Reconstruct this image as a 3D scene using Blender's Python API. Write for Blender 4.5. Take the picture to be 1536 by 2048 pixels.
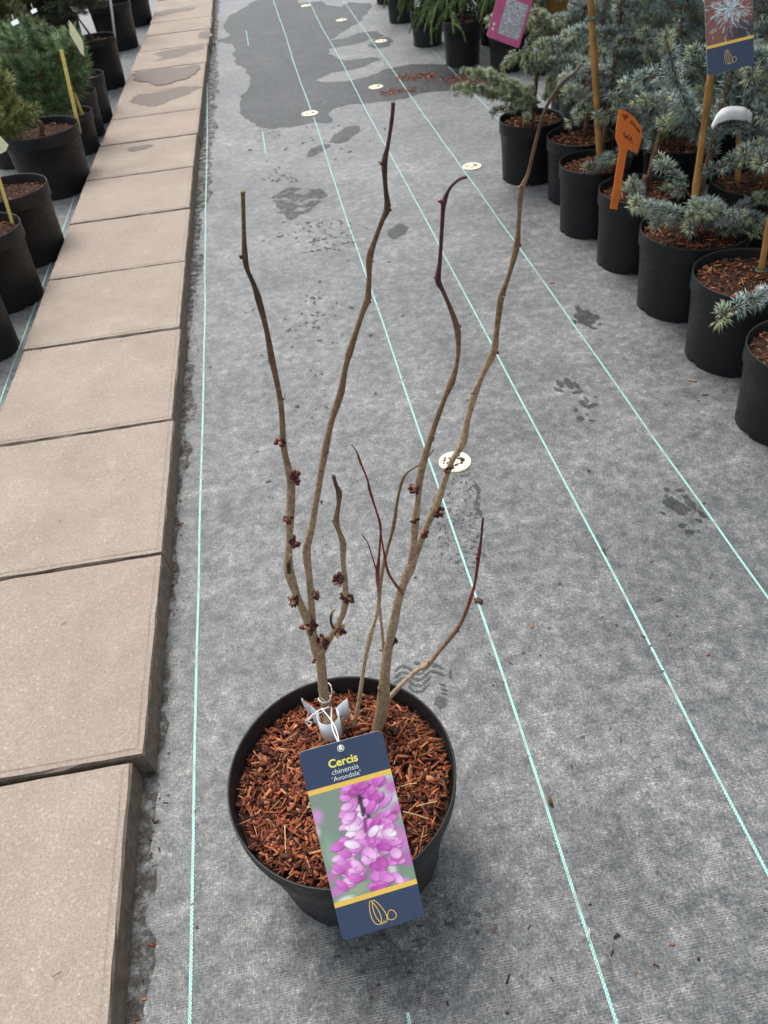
import bpy, math, random
import numpy as np
from mathutils import Vector, Matrix

# ------------------------------------------------------------------ camera, sky, sun, exposure
rnd = random.Random(7)
rng = np.random.default_rng(11)
scn = bpy.context.scene
for o in list(bpy.data.objects):
    bpy.data.objects.remove(o, do_unlink=True)
F_PX, PITCH, ROLL, YAW, CAM_H = 1550.4, 0.742427, -0.112074, 0.089183, 1.22322
_fw = np.array([math.sin(YAW)*math.cos(PITCH), math.cos(YAW)*math.cos(PITCH), -math.sin(PITCH)])
_rt = np.array([math.cos(YAW), -math.sin(YAW), 0.0])
_up = np.cross(_rt, _fw)
_c, _s = math.cos(ROLL), math.sin(ROLL)
RGT = _c*_rt + _s*_up
UPV = -_s*_rt + _c*_up
CAM = np.array([0, 0, CAM_H])
cd = bpy.data.cameras.new('camera')
cam = bpy.data.objects.new('camera', cd)
scn.collection.objects.link(cam)
cam.matrix_world = Matrix(((RGT[0], UPV[0], -_fw[0], 0), (RGT[1], UPV[1], -_fw[1], 0),
                           (RGT[2], UPV[2], -_fw[2], CAM_H), (0, 0, 0, 1)))
cd.sensor_fit = 'VERTICAL'; cd.sensor_height = 36.0; cd.sensor_width = 27.0
cd.lens = 36.0*F_PX/2048.0
cd.clip_start = 0.02; cd.clip_end = 300
cd.dof.use_dof = True; cd.dof.focus_distance = 1.0; cd.dof.aperture_fstop = 13.0
scn.camera = cam
scn.render.resolution_x, scn.render.resolution_y = 768, 1024

SUN_EL, SUN_AZ = math.radians(62), math.radians(-25)      # azimuth from +y (far end) towards +x
world = bpy.data.worlds.new('World'); scn.world = world; world.use_nodes = True
wn, wl = world.node_tree.nodes, world.node_tree.links
wn.clear()
sky = wn.new('ShaderNodeTexSky'); sky.sky_type = 'NISHITA'; sky.sun_disc = False
sky.sun_elevation = SUN_EL; sky.sun_rotation = SUN_AZ
sky.air_density = 1.2; sky.dust_density = 4.0; sky.ozone_density = 1.0
hsv = wn.new('ShaderNodeHueSaturation'); hsv.inputs['Saturation'].default_value = 0.30
bg = wn.new('ShaderNodeBackground'); bg.inputs['Strength'].default_value = 0.13
wo = wn.new('ShaderNodeOutputWorld')
wl.new(sky.outputs[0], hsv.inputs['Color']); wl.new(hsv.outputs[0], bg.inputs[0]); wl.new(bg.outputs[0], wo.inputs[0])
sl = bpy.data.lights.new('sun', 'SUN'); sl.energy = 1.5; sl.angle = math.radians(38); sl.color = (1.0, 0.965, 0.92)
sun = bpy.data.objects.new('sun', sl); scn.collection.objects.link(sun)
sd = Vector((math.sin(SUN_AZ)*math.cos(SUN_EL), math.cos(SUN_AZ)*math.cos(SUN_EL), math.sin(SUN_EL)))
sun.rotation_euler = sd.to_track_quat('Z', 'Y').to_euler()
sun.location = (0, 0, 6)
scn.view_settings.view_transform = 'Standard'; scn.view_settings.look = 'None'
scn.view_settings.gamma = 1.0; scn.view_settings.use_curve_mapping = False
scn.view_settings.exposure = 0.82
scn.cycles.max_bounces = 6

# ------------------------------------------------------------------ helpers
def ray(u, v):
    return ((u-768)/F_PX)*RGT - ((v-1024)/F_PX)*UPV + _fw
def gnd(u, v, z=0.0):                      # point at height z seen at (u, v)
    d = ray(u, v); t = (z-CAM_H)/d[2]
    return CAM + d*t
def pxy(u, v, Y):                          # point on the upright plane y = Y seen at (u, v)
    d = ray(u, v); t = Y/d[1]
    return CAM + d*t
def pdist(p): return float(np.dot(np.array(p)-CAM, _fw))
def S(r, g, b):
    f = lambda c: (c/255)/12.92 if c/255 <= 0.04045 else (((c/255)+0.055)/1.055)**2.4
    return (f(r), f(g), f(b))

def tag(o, label=None, cat=None, group=None, kind=None):
    if label: o['label'] = label
    if cat: o['category'] = cat
    if group: o['group'] = group
    if kind: o['kind'] = kind
    return o
def empty(name, loc):
    o = bpy.data.objects.new(name, None); o.empty_display_size = 0.05
    scn.collection.objects.link(o); o.location = tuple(float(c) for c in loc)
    return o
def mesh_from(name, V, F, col=None, smooth=False):
    V = np.asarray(V, dtype=np.float32).reshape(-1, 3)
    me = bpy.data.meshes.new(name)
    if isinstance(F, np.ndarray):
        n, k = F.shape
        me.vertices.add(len(V)); me.vertices.foreach_set('co', V.ravel())
        me.loops.add(n*k); me.loops.foreach_set('vertex_index', F.astype(np.int32).ravel())
        me.polygons.add(n); me.polygons.foreach_set('loop_start', np.arange(0, n*k, k, dtype=np.int32))
        me.update(calc_edges=True)
    else:
        me.from_pydata([tuple(map(float, v)) for v in V], [], F); me.update()
    me.validate(verbose=False)
    if col is not None:
        a = me.color_attributes.new('col', 'FLOAT_COLOR', 'POINT')
        c = np.ones((len(V), 4), np.float32); c[:, :3] = col
        a.data.foreach_set('color', c.ravel())
    if smooth:
        me.polygons.foreach_set('use_smooth', np.ones(len(me.polygons), bool))
    return me
def obj(name, V, F, mat, parent=None, col=None, smooth=False, local=False, kind=None):
    V = np.asarray(V, dtype=np.float64).reshape(-1, 3)
    if parent is not None and not local:
        r = parent
        off = np.zeros(3)
        while r is not None:
            off += np.array(r.location); r = r.parent
        V = V - off
    me = mesh_from(name, V, F, col, smooth)
    if mat: me.materials.append(mat)
    o = bpy.data.objects.new(name, me); scn.collection.objects.link(o)
    if parent is not None: o.parent = parent
    if kind: o['kind'] = kind
    return o
def merge(parts):
    V, F, n = [], [], 0
    for v, f in parts:
        V.append(np.asarray(v, float).reshape(-1, 3)); F += [tuple(i+n for i in q) for q in f]; n += len(V[-1])
    return np.concatenate(V), F
def catmull(P, n=4):
    P = np.asarray(P, float); Q = np.vstack([2*P[0]-P[1], P, 2*P[-1]-P[-2]]); out = []
    for i in range(1, len(Q)-2):
        for j in range(n):
            t = j/n; a, b, c, d = Q[i-1], Q[i], Q[i+1], Q[i+2]
            out.append(.5*((2*b)+(c-a)*t+(2*a-5*b+4*c-d)*t*t+(3*b-a-3*c+d)*t**3))
    out.append(Q[-2]); return np.array(out)
def tube(P, R, sides=8, cap=True):
    P = np.asarray(P, float); n = len(P); R = np.broadcast_to(np.asarray(R, float), (n,))
    T = np.gradient(P, axis=0); T /= np.linalg.norm(T, axis=1)[:, None]+1e-12
    a = np.array([0, 0, 1.0]) if abs(T[0][2]) < .9 else np.array([1.0, 0, 0])
    N = np.cross(T[0], a); N /= np.linalg.norm(N); V = []
    for i in range(n):
        N = N - T[i]*np.dot(N, T[i]); N /= np.linalg.norm(N)+1e-12; B = np.cross(T[i], N)
        for k in range(sides):
            th = 2*math.pi*k/sides
            V.append(P[i]+R[i]*(math.cos(th)*N+math.sin(th)*B))
    F = [(i*sides+k, i*sides+(k+1) % sides, (i+1)*sides+(k+1) % sides, (i+1)*sides+k) for i in range(n-1) for k in range(sides)]
    if cap:
        F.append(tuple(range(sides))[::-1]); F.append(tuple((n-1)*sides+k for k in range(sides)))
    return np.array(V), F
def box(c, s, R=None):
    V = np.array([(x, y, z) for x in (-.5, .5) for y in (-.5, .5) for z in (-.5, .5)])*np.array(s)
    if R is not None: V = V@np.array(R).T
    return V+np.array(c), [(0, 1, 3, 2), (4, 6, 7, 5), (0, 4, 5, 1), (2, 3, 7, 6), (0, 2, 6, 4), (1, 5, 7, 3)]
def ico(c, r, sc=(1, 1, 1), jit=0.0):
    t = (1+5**.5)/2
    v = np.array([(-1, t, 0), (1, t, 0), (-1, -t, 0), (1, -t, 0), (0, -1, t), (0, 1, t), (0, -1, -t), (0, 1, -t), (t, 0, -1), (t, 0, 1), (-t, 0, -1), (-t, 0, 1)])
    v /= np.linalg.norm(v[0])
    if jit: v = v*(1+rng.uniform(-jit, jit, (12, 1)))
    f = [(0, 11, 5), (0, 5, 1), (0, 1, 7), (0, 7, 10), (0, 10, 11), (1, 5, 9), (5, 11, 4), (11, 10, 2), (10, 7, 6), (7, 1, 8), (3, 9, 4), (3, 4, 2), (3, 2, 6), (3, 6, 8), (3, 8, 9), (4, 9, 5), (2, 4, 11), (6, 2, 10), (8, 6, 7), (9, 8, 1)]
    return v*r*np.array(sc)+np.array(c), f
def vnoise(x, seed=0):                      # smooth 1-D noise for wobbly outlines
    x = np.asarray(x, float); i = np.floor(x).astype(int); f = x-i; f = f*f*(3-2*f)
    h = lambda k: (np.sin(k*127.1+seed*311.7)*43758.5453) % 1.0
    return (h(i)*(1-f)+h(i+1)*f)*2-1

# ------------------------------------------------------------------ materials
def new_mat(name):
    m = bpy.data.materials.new(name); m.use_nodes = True
    nt = m.node_tree; b = nt.nodes['Principled BSDF']
    return m, nt, b
class NB:
    def __init__(s, nt): s.nt = nt
    def n(s, t, **kw):
        x = s.nt.nodes.new(t)
        for k, v in kw.items():
            if k in x.inputs.keys(): x.inputs[k].default_value = v
            else: setattr(x, k, v)
        return x
    def l(s, a, b): s.nt.links.new(a, b)
    def coord(s): return s.n('ShaderNodeTexCoord').outputs['Object']
    def geo(s): return s.n('ShaderNodeNewGeometry').outputs['Position']
    def mapv(s, v, sc):
        m = s.n('ShaderNodeMapping'); m.inputs['Scale'].default_value = sc; s.l(v, m.inputs['Vector']); return m.outputs[0]
    def noise(s, v, scale, detail=3, rough=.55):
        x = s.n('ShaderNodeTexNoise'); x.inputs['Scale'].default_value = scale; x.inputs['Detail'].default_value = detail
        x.inputs['Roughness'].default_value = rough; s.l(v, x.inputs['Vector']); return x.outputs['Fac']
    def ramp(s, f, stops, interp='LINEAR'):
        r = s.n('ShaderNodeValToRGB'); r.color_ramp.interpolation = interp
        e = r.color_ramp.elements
        while len(e) < len(stops): e.new(0.5)
        for el, (p, c) in zip(e, stops):
            el.position = p; el.color = (*c, 1) if len(c) == 3 else c
        s.l(f, r.inputs[0]); return r.outputs['Color']
    def mix(s, f, a, b, mode='MIX'):
        x = s.n('ShaderNodeMix'); x.data_type = 'RGBA'; x.blend_type = mode
        for sock, val in ((x.inputs[0], f), (x.inputs[6], a), (x.inputs[7], b)):
            if hasattr(val, 'is_output'): s.l(val, sock)
            elif isinstance(val, (int, float)): sock.default_value = val
            else: sock.default_value = (*val, 1)
        return x.outputs[2]
    def math(s, op, a, b=None, c=None):
        x = s.n('ShaderNodeMath'); x.operation = op
        for i, val in enumerate((a, b, c)):
            if val is None: continue
            if hasattr(val, 'is_output'): s.l(val, x.inputs[i])
            else: x.inputs[i].default_value = val
        return x.outputs[0]
    def bump(s, h, strength, dist, b):
        x = s.n('ShaderNodeBump'); x.inputs['Strength'].default_value = strength; x.inputs['Distance'].default_value = dist
        s.l(h, x.inputs['Height']); s.l(x.outputs[0], b.inputs['Normal'])
G = lambda v: (v, v, v)

def simple(name, base, rough=.6, spec=.5, var=.25, scale=40, bump=0, bscale=200, coord='obj', trans=0):
    m, nt, b = new_mat(name); k = NB(nt); v = k.coord() if coord == 'obj' else k.geo()
    f = k.noise(v, scale, 4)
    lo = tuple(c*(1-var) for c in base); hi = tuple(min(1, c*(1+var)) for c in base)
    k.l(k.ramp(f, [(.3, lo), (.7, hi)]), b.inputs['Base Color'])
    b.inputs['Roughness'].default_value = rough; b.inputs['Specular IOR Level'].default_value = spec
    if bump: k.bump(k.noise(v, bscale, 3), bump, .002, b)
    return m

def fabric(name, wet=0.0, alpha=None):
    m, nt, b = new_mat(name); k = NB(nt); v = k.geo()
    big = k.noise(v, 1.6, 5, .62)
    med = k.noise(v, 38, 4, .7)
    fine = k.noise(v, 210, 3, .75)
    sx = k.noise(k.mapv(v, (70, 460, 60)), 1.0, 3, .7)       # threads across
    sy = k.noise(k.mapv(v, (460, 70, 60)), 1.0, 3, .7)       # threads along
    d = k.math('ADD', k.math('MULTIPLY', big, .42), k.math('MULTIPLY', med, .55))
    d = k.math('ADD', d, k.math('MULTIPLY', k.noise(v, 7.5, 5, .68), .42))
    d = k.math('ADD', d, k.math('MULTIPLY', fine, .75))
    d = k.math('ADD', d, k.math('MULTIPLY', k.math('ADD', sx, sy), .55))
    # d is about 1.48 on average
    col = k.ramp(k.math('MULTIPLY_ADD', d, 1.85, -2.58), [(.10, (.022, .025, .027)), (.36, (.066, .072, .075)), (.58, (.118, .123, .124)), (.80, (.24, .237, .225)), (1.0, (.45, .43, .40))])
    br = k.n('ShaderNodeTexBrick'); br.offset = .5
    k.l(k.mapv(v, (1, 1, 1)), br.inputs['Vector'])
    br.inputs['Scale'].default_value = 1.0; br.inputs['Brick Width'].default_value = .0075; br.inputs['Row Height'].default_value = .0036
    br.inputs['Mortar Size'].default_value = .0005; br.inputs['Mortar Smooth'].default_value = .3
    gm = k.math('MULTIPLY', br.outputs['Fac'], k.ramp(k.noise(v, 30, 4, .7), [(.46, G(0)), (.72, G(.7))]))
    col = k.mix(gm, col, (.36, .355, .33))
    # dark grime specks and old stains
    sp = k.ramp(k.noise(v, 55, 2, .5), [(.685, G(0)), (.73, G(1))])
    spm = k.ramp(k.noise(v, 1.7, 2, .5), [(.45, G(0)), (.6, G(1))])
    col = k.mix(k.math('MULTIPLY', k.math('MULTIPLY', sp, spm), .75), col, (.03, .032, .032))
    if wet: col = k.mix(wet, col, k.mix(.70, col, (.020, .023, .025)))
    k.l(col, b.inputs['Base Color'])
    b.inputs['Roughness'].default_value = .55 if not wet else .48
    b.inputs['Specular IOR Level'].default_value = .55 if not wet else .25
    if not wet:
        b.inputs['Sheen Weight'].default_value = .35; b.inputs['Sheen Roughness'].default_value = .45
    if not wet or alpha: k.bump(k.math('ADD', k.math('ADD', sx, sy), k.math('MULTIPLY', med, 1.2)), .35, .0012, b)
    else: k.bump(k.math('ADD', k.math('ADD', sx, sy), med), .18, .0010, b)
    if alpha:
        sc, th, st = alpha
        a = k.ramp(k.noise(v, sc, 4, .62), [(th, G(0)), (th+st, G(1))])
        k.l(a, b.inputs['Alpha'])
    return m
M = {}
M['fabric'] = fabric('woven_fabric')
M['wet'] = fabric('wet_fabric', 1.0)
M['specks'] = fabric('damp_specks', 1.0, (95, .57, .05))
M['smudge'] = fabric('damp_smudge', .85, (14, .40, .22))

def marker():
    m, nt, b = new_mat('marker_thread'); k = NB(nt); v = k.geo()
    ck = k.n('ShaderNodeTexChecker'); ck.inputs['Scale'].default_value = 1.0
    k.l(k.mapv(v, (480, 330, 0.0001)), ck.inputs['Vector'])
    ck.inputs['Color1'].default_value = (.44, .66, .59, 1); ck.inputs['Color2'].default_value = (.09, .33, .29, 1)
    wear = k.ramp(k.noise(v, 30, 4, .6), [(.47, G(0)), (.68, G(.85))])
    k.l(k.mix(wear, ck.outputs['Color'], (.22, .26, .25)), b.inputs['Base Color'])
    b.inputs['Roughness'].default_value = .6
    return m
M['marker'] = marker()

def slab_mat(name, wet=0):
    m, nt, b = new_mat(name); k = NB(nt); v = k.geo()
    oi = k.n('ShaderNodeObjectInfo')
    c0 = k.ramp(k.noise(v, 5.5, 5, .7), [(.3, S(140, 128, 117)), (.7, S(162, 151, 138))])
    c0 = k.mix(k.math('MULTIPLY', oi.outputs['Random'], .5), c0, S(150, 136, 126))
    c0 = k.mix(k.ramp(k.noise(v, 380, 4, .85), [(.34, G(.75)), (.50, G(0))]), c0, S(105, 90, 80))
    c0 = k.mix(k.ramp(k.noise(v, 300, 4, .8), [(.60, G(0)), (.74, G(.75))]), c0, S(205, 196, 186))
    c0 = k.mix(k.ramp(k.noise(v, 14, 3, .6), [(.62, G(0)), (.78, G(.45))]), c0, S(180, 169, 158))
    c0 = k.mix(k.ramp(k.noise(v, 170, 4, .8), [(.36, G(.5)), (.52, G(0))]), c0, S(122, 108, 97))
    c0 = k.mix(k.ramp(k.noise(v, 150, 3, .75), [(.55, G(0)), (.72, G(.5))]), c0, S(192, 182, 170))
    c0 = k.mix(k.ramp(k.noise(v, 2.6, 5, .7), [(.50, G(0)), (.72, G(.5))]), c0, S(128, 114, 104))
    if wet: c0 = k.mix(.85, c0, S(88, 75, 69))
    # grime and side shading, painted into the colour of the upright faces
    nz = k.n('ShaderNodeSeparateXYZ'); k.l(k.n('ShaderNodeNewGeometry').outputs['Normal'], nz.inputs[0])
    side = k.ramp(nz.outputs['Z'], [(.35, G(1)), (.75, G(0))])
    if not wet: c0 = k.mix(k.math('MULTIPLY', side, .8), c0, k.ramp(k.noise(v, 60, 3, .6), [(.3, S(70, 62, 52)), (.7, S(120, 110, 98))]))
    k.l(c0, b.inputs['Base Color'])
    b.inputs['Roughness'].default_value = .85 if not wet else .55; b.inputs['Specular IOR Level'].default_value = .25
    h = k.math('ADD', k.noise(v, 640, 3, .8), k.math('MULTIPLY', k.noise(v, 60, 3), .6))
    k.bump(h, .35, .0012, b)
    return m
M['slab'] = slab_mat('concrete_slab'); M['slab_wet'] = slab_mat('wet_concrete', 1)

def plastic(name, base, rough=.42):
    m, nt, b = new_mat(name); k = NB(nt); v = k.coord()
    f = k.noise(v, 25, 5, .65)
    k.l(k.ramp(f, [(.35, base), (.62, tuple(c*1.4 for c in base)), (.8, tuple(c*2.2+.004 for c in base))]), b.inputs['Base Color'])
    k.l(k.ramp(k.noise(v, 60, 4, .6), [(.3, G(rough-.08)), (.7, G(rough+.16))]), b.inputs['Roughness'])
    b.inputs['Specular IOR Level'].default_value = .35
    k.bump(k.noise(k.mapv(v, (1, 1, 4)), 40, 3), .12, .002, b)
    return m
M['pot'] = plastic('black_plastic', (.0055, .006, .0068), .46)
M['pot_brown'] = plastic('weathered_black_plastic', (.010, .0095, .009), .52)
M['pot_grey'] = plastic('dark_grey_plastic', (.013, .0135, .0145), .48)

def attr_mat(name, rough=.7, spec=.3, bump=0, bscale=300, trans=0.0, lo=.72, hi=1.18):
    m, nt, b = new_mat(name); k = NB(nt); v = k.coord()
    a = k.n('ShaderNodeVertexColor'); a.layer_name = 'col'
    f = k.ramp(k.noise(v, bscale*.4, 3, .6), [(.3, G(lo)), (.7, G(hi))])
    k.l(k.mix(1.0, a.outputs['Color'], f, 'MULTIPLY'), b.inputs['Base Color'])
    b.inputs['Roughness'].default_value = rough; b.inputs['Specular IOR Level'].default_value = spec
    if bump: k.bump(k.noise(k.mapv(v, (1, 1, .35)), bscale, 3), bump, .0012, b)
    return m
M['bark'] = attr_mat('stem_bark', .68, .3, .9, 520, lo=.62, hi=1.5)
M['chip_stuff'] = attr_mat('bark_mulch', .72, .25, .3, 500)
M['needle'] = attr_mat('needles', .5, .4)
M['print'] = None
def print_mat():
    m, nt, b = new_mat('printed_picture'); k = NB(nt)
    a = k.n('ShaderNodeVertexColor'); a.layer_name = 'col'
    k.l(a.outputs['Color'], b.inputs['Base Color']); b.inputs['Roughness'].default_value = .38
    return m
M['print'] = print_mat()
CH = [S(104, 52, 33), S(142, 76, 48), S(164, 92, 60), S(122, 62, 40), S(76, 40, 28), S(188, 124, 86), S(150, 98, 68), S(58, 33, 26)]
def chip_obj_mat():
    m, nt, b = new_mat('bark_chip'); k = NB(nt); v = k.coord()
    oi = k.n('ShaderNodeObjectInfo')
    st = [(i/len(CH), c) for i, c in enumerate(CH)]
    c = k.ramp(oi.outputs['Random'], st, 'CONSTANT')
    g = k.ramp(k.noise(k.mapv(v, (60, 420, 420)), 1.0, 3, .6), [(.3, G(.55)), (.7, G(1.3))])
    k.l(k.mix(1.0, c, g, 'MULTIPLY'), b.inputs['Base Color'])
    b.inputs['Roughness'].default_value = .65; b.inputs['Specular IOR Level'].default_value = .3
    k.bump(k.noise(k.mapv(v, (60, 500, 500)), 1.0, 3), .5, .001, b)
    return m
M['chip'] = chip_obj_mat()
M['soil'] = simple('dark_soil', (.030, .015, .009), .9, .2, .5, 120, .6, 200)
M['navy'] = simple('navy_print', S(48, 64, 92), .36, .5, .06, 30)
M['yellow'] = simple('yellow_print', S(236, 196, 88), .4, .5, .05, 30)
M['white_ink'] = simple('white_print', S(232, 234, 230), .4, .5, .03, 30)
M['card_edge'] = simple('card_edge', (.62, .64, .66), .5, .4, .05)
M['lemon_ink'] = simple('lemon_print', S(240, 232, 110), .4, .5, .03, 30)
M['orange'] = simple('orange_plastic', S(255, 136, 62), .42, .5, .05, 30)
M['ink'] = simple('black_marker', (.03, .012, .012), .5, .3, .1)
M['pink'] = simple('pink_card', S(200, 96, 140), .4, .5, .08, 30)
M['olive_card'] = simple('olive_card', S(120, 92, 40), .5, .4, .15, 30)
M['cream'] = simple('cream_plastic', S(224, 218, 188), .4, .5, .07, 90)
M['hole'] = simple('dirt_filled_hole', (.06, .055, .045), .9, .2, .4, 200)
M['cane'] = simple('bamboo', S(158, 116, 62), .5, .4, .3, 30, .2, 150)
M['stick'] = simple('yellow_stick', S(228, 208, 118), .5, .4, .12, 40)
M['paleyellow'] = simple('pale_yellow_card', S(236, 236, 196), .5, .4, .05, 40)
M['whiteplastic'] = simple('white_plastic', S(228, 230, 232), .45, .4, .04, 40)
M['paper'] = simple('pale_blue_paper', S(226, 236, 245), .5, .3, .04, 60)
M['string'] = simple('white_string', S(226, 224, 218), .7, .2, .06, 200)
M['tie'] = simple('green_tie', S(62, 78, 62), .5, .4, .15, 60)
M['bluetie'] = simple('blue_tie', S(58, 120, 176), .5, .4, .1, 60)
M['greenclip'] = simple('bright_green_tie', S(60, 190, 84), .5, .4, .1, 60)
M['straw'] = simple('dry_straw', S(206, 176, 132), .6, .3, .15, 60)
M['trunk'] = simple('conifer_bark', S(96, 76, 58), .8, .25, .4, 90, .5, 200)

# ------------------------------------------------------------------ ground
g = obj('ground_cover_fabric', [(-30, -12, 0), (30, -12, 0), (30, 60, 0), (-30, 60, 0)], [(0, 1, 2, 3)], M['fabric'])
tag(g, 'grey woven ground cover fabric over the nursery floor', 'ground', kind='structure')

def ribbon_x(x0, y0, y1, w=.0048, z=.0012, seed=0, step=.06):
    ys = np.arange(y0, y1+step, step)
    wob = .006*vnoise(ys*.9, seed)+.0015*vnoise(ys*5, seed+3)
    V = []; F = []
    for i, y in enumerate(ys):
        V += [(x0+wob[i]-w/2, y, z), (x0+wob[i]+w/2, y, z)]
        if i: F.append((2*i-2, 2*i-1, 2*i+1, 2*i))
    return V, F
segs = [(-.311, -.5, 14), (.258, -.5, 4.47), (.258, 4.62, 14), (.548, -.5, 14), (.822, -.5, 14), (1.15, 3.4, 14), (-.912, .5, 14), (1.44, -.5, 14),
        (-.02, 4.0, 4.35), (-.02, 6.4, 6.9), (-.02, .262, .282), (-1.21, .5, 14), (1.74, -.5, 14)]
for i, (x, a, b_) in enumerate(segs):
    V, F = ribbon_x(x, a, b_, seed=i*7)
    obj('marker_thread', V, F, M['marker'], g)

def wobbly(poly, z, seed, amp=.012, freq=18, step=.02):
    P = np.array(poly)[:, :2]; out = []; s = 0
    for i in range(len(P)):
        a, b_ = P[i], P[(i+1) % len(P)]; L = np.linalg.norm(b_-a); n = max(1, int(L/step))
        nrm = np.array([b_[1]-a[1], a[0]-b_[0]])/(L+1e-9)
        for j in range(n):
            t = j/n; d = s+L*t
            out.append(a+(b_-a)*t+nrm*(amp*vnoise(d*freq, seed)+amp*.4*vnoise(d*freq*3.1, seed+5)+amp*.22*vnoise(d*freq*8.3, seed+9)))
        s += L
    V = [(p[0], p[1], z) for p in out]
    return V
def patch(name, poly, z, mat, parent, seed, amp=.012, freq=18, step=.02):
    V = wobbly(poly, z, seed, amp, freq, step)
    # triangulate with mathutils
    from mathutils.geometry import tessellate_polygon
    tri = tessellate_polygon([[Vector(v) for v in V]])
    F = []
    for t in tri:
        a, b_, c = (np.array(V[i]) for i in t)
        F.append(tuple(t) if np.cross(b_-a, c-a)[2] > 0 else tuple(t[::-1]))
    return obj(name, V, F, mat, parent)
def gp(pts, z=0): return [gnd(u, v, z) for u, v in pts]
MAIN = [(520, -6), (495, 12), (478, 22), (460, 32), (453, 45), (450, 56), (457, 70), (455, 75), (434, 80), (430, 86), (446, 85), (463, 88), (469, 102), (467, 112), (472, 122), (473, 131), (495, 140), (499, 155), (501, 168), (495, 182),
        (480, 193), (474, 208), (478, 225), (490, 235), (500, 245), (505, 252), (540, 258), (560, 255), (600, 252), (630, 247), (658, 245), (662, 228), (672, 218), (690, 211), (712, 207), (740, 206), (790, 202), (850, 186), (890, 182),
        (930, 180), (985, 172), (1000, 150), (960, 138), (930, 128), (900, 130), (860, 127), (830, 127), (800, 132), (780, 138), (750, 148), (720, 156), (690, 161), (650, 164), (632, 162), (640, 155), (660, 145), (690, 142),
        (720, 135), (762, 120), (745, 115), (720, 118), (690, 122), (668, 115), (655, 108), (660, 98), (690, 92), (730, 83), (735, 75), (715, 66), (690, 75), (662, 80), (690, 62), (705, 50), (722, 40), (735, 20), (745, 6), (700, 5), (680, 15), (665, 12),
        (640, 3), (600, 6), (585, -4)]
patch('wet_patch', gp(MAIN), .0006, M['wet'], g, 1, .016, 8, .008)
for s, pl in enumerate([[(660, 285), (665, 270), (690, 255), (715, 252), (720, 262), (700, 280), (680, 287)],
           [(615, 314), (620, 297), (640, 290), (662, 288), (650, 300), (630, 312)],
           [(778, 462), (800, 446), (818, 455), (810, 470), (790, 478), (775, 470)],
           [(700, 72), (735, 64), (755, 62), (768, 72), (745, 78), (715, 80)],
           [(735, 92), (750, 76), (775, 74), (786, 82), (775, 94), (750, 97)],
           [(942, 955), (955, 965), (962, 1000), (966, 1032), (955, 1028), (950, 1000)]]):
    patch('wet_patch', gp(pl), .0007+.00002*s, M['wet'], g, 10+s, .008, 22, .012)
for s, pl in enumerate([[(545, 395), (575, 375), (640, 378), (655, 392), (620, 420), (585, 440), (555, 425)],
           [(545, 455), (600, 440), (700, 445), (740, 480), (700, 500), (610, 500), (555, 485)],
           [(505, 280), (520, 258), (560, 262), (555, 275), (530, 290)], [(520, 340), (560, 335), (585, 345), (570, 362), (530, 365)],
           [(560, 640), (600, 620), (680, 600), (690, 640), (640, 680), (580, 700)], [(870, 430), (930, 300), (1010, 322), (930, 330)],
           [(880, 950), (945, 945), (962, 1000), (975, 1090), (945, 1160), (890, 1130), (868, 1010)],
           [(625, 1090), (660, 1085), (660, 1110), (620, 1110)], [(880, 1830), (940, 1815), (950, 1850), (890, 1870)]]):
    patch('damp_specks', gp(pl), .0009+.00002*s, M['specks'] if s not in (0,) else M['smudge'], g, 30+s, .01, 20, .02) if s not in (1, 3, 4, 5) else None
def blob(u, v, a, b_, rot, mat, seed, z):
    ang = np.linspace(0, 2*math.pi, 30, endpoint=False); c, s_ = math.cos(rot), math.sin(rot)
    k = 1+.26*vnoise(np.arange(30)*.7, seed)+.16*vnoise(np.arange(30)*1.9, seed+2)
    P = [gnd(u+k[i]*(a*math.cos(t)*c-b_*math.sin(t)*s_), v+k[i]*(a*math.cos(t)*s_+b_*math.sin(t)*c)) for i, t in enumerate(ang)]
    V = [(p[0], p[1], z) for p in P]
    V.append(tuple(np.mean(np.array(V), 0)))
    n = 30; F = []
    for i in range(n):
        t = (30, i, (i+1) % n)
        a_, b2, c2 = (np.array(V[j]) for j in t)
        F.append(t if np.cross(b2-a_, c2-a_)[2] > 0 else t[::-1])
    return V, F
def prints(name, lst, ox, oy, sc, seed):
    obj(name, *merge([blob(ox+u*sc, oy+v*sc, a*sc, b_*sc, math.radians(r), None, seed+i*3, .0010+.00001*i) for i, (u, v, a, b_, r) in enumerate(lst)]), M['wet'], g)
prints('wet_footprint', [(240, 195, 35, 24, 40), (312, 190, 52, 26, 45), (380, 212, 52, 17, 50), (385, 260, 46, 13, -10), (235, 245, 40, 12, 20), (428, 350, 34, 24, 30), (500, 370, 50, 15, -20), (370, 405, 18, 17, 0), (410, 475, 32, 18, 8), (460, 440, 13, 8, 0), (530, 300, 12, 10, 0), (455, 320, 30, 10, 45), (500, 490, 26, 6, 10)], 1060, 720, .2474, 3)
prints('wet_footprint', [(1180, 1180, 120, 46, 28), (1290, 1150, 80, 26, 50), (1390, 1250, 48, 16, 40), (1105, 1050, 24, 17, 20), (1215, 1055, 34, 13, 0), (1230, 1340, 36, 18, -10), (1285, 1390, 40, 17, 0), (1365, 1300, 30, 14, 20), (1100, 1100, 16, 10, 0), (1410, 1160, 14, 8, 0), (1075, 1240, 30, 10, 30)], 1060, 720, .2474, 50)
prints('wet_footprint', [(605, 600, 58, 36, 10), (570, 570, 30, 16, 60), (590, 620, 50, 14, 30), (650, 605, 16, 12, 0), (545, 625, 12, 10, 0), (640, 655, 22, 5, 10), (675, 637, 10, 5, 0)], 936, 400, .3906, 90)
zz = []
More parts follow.
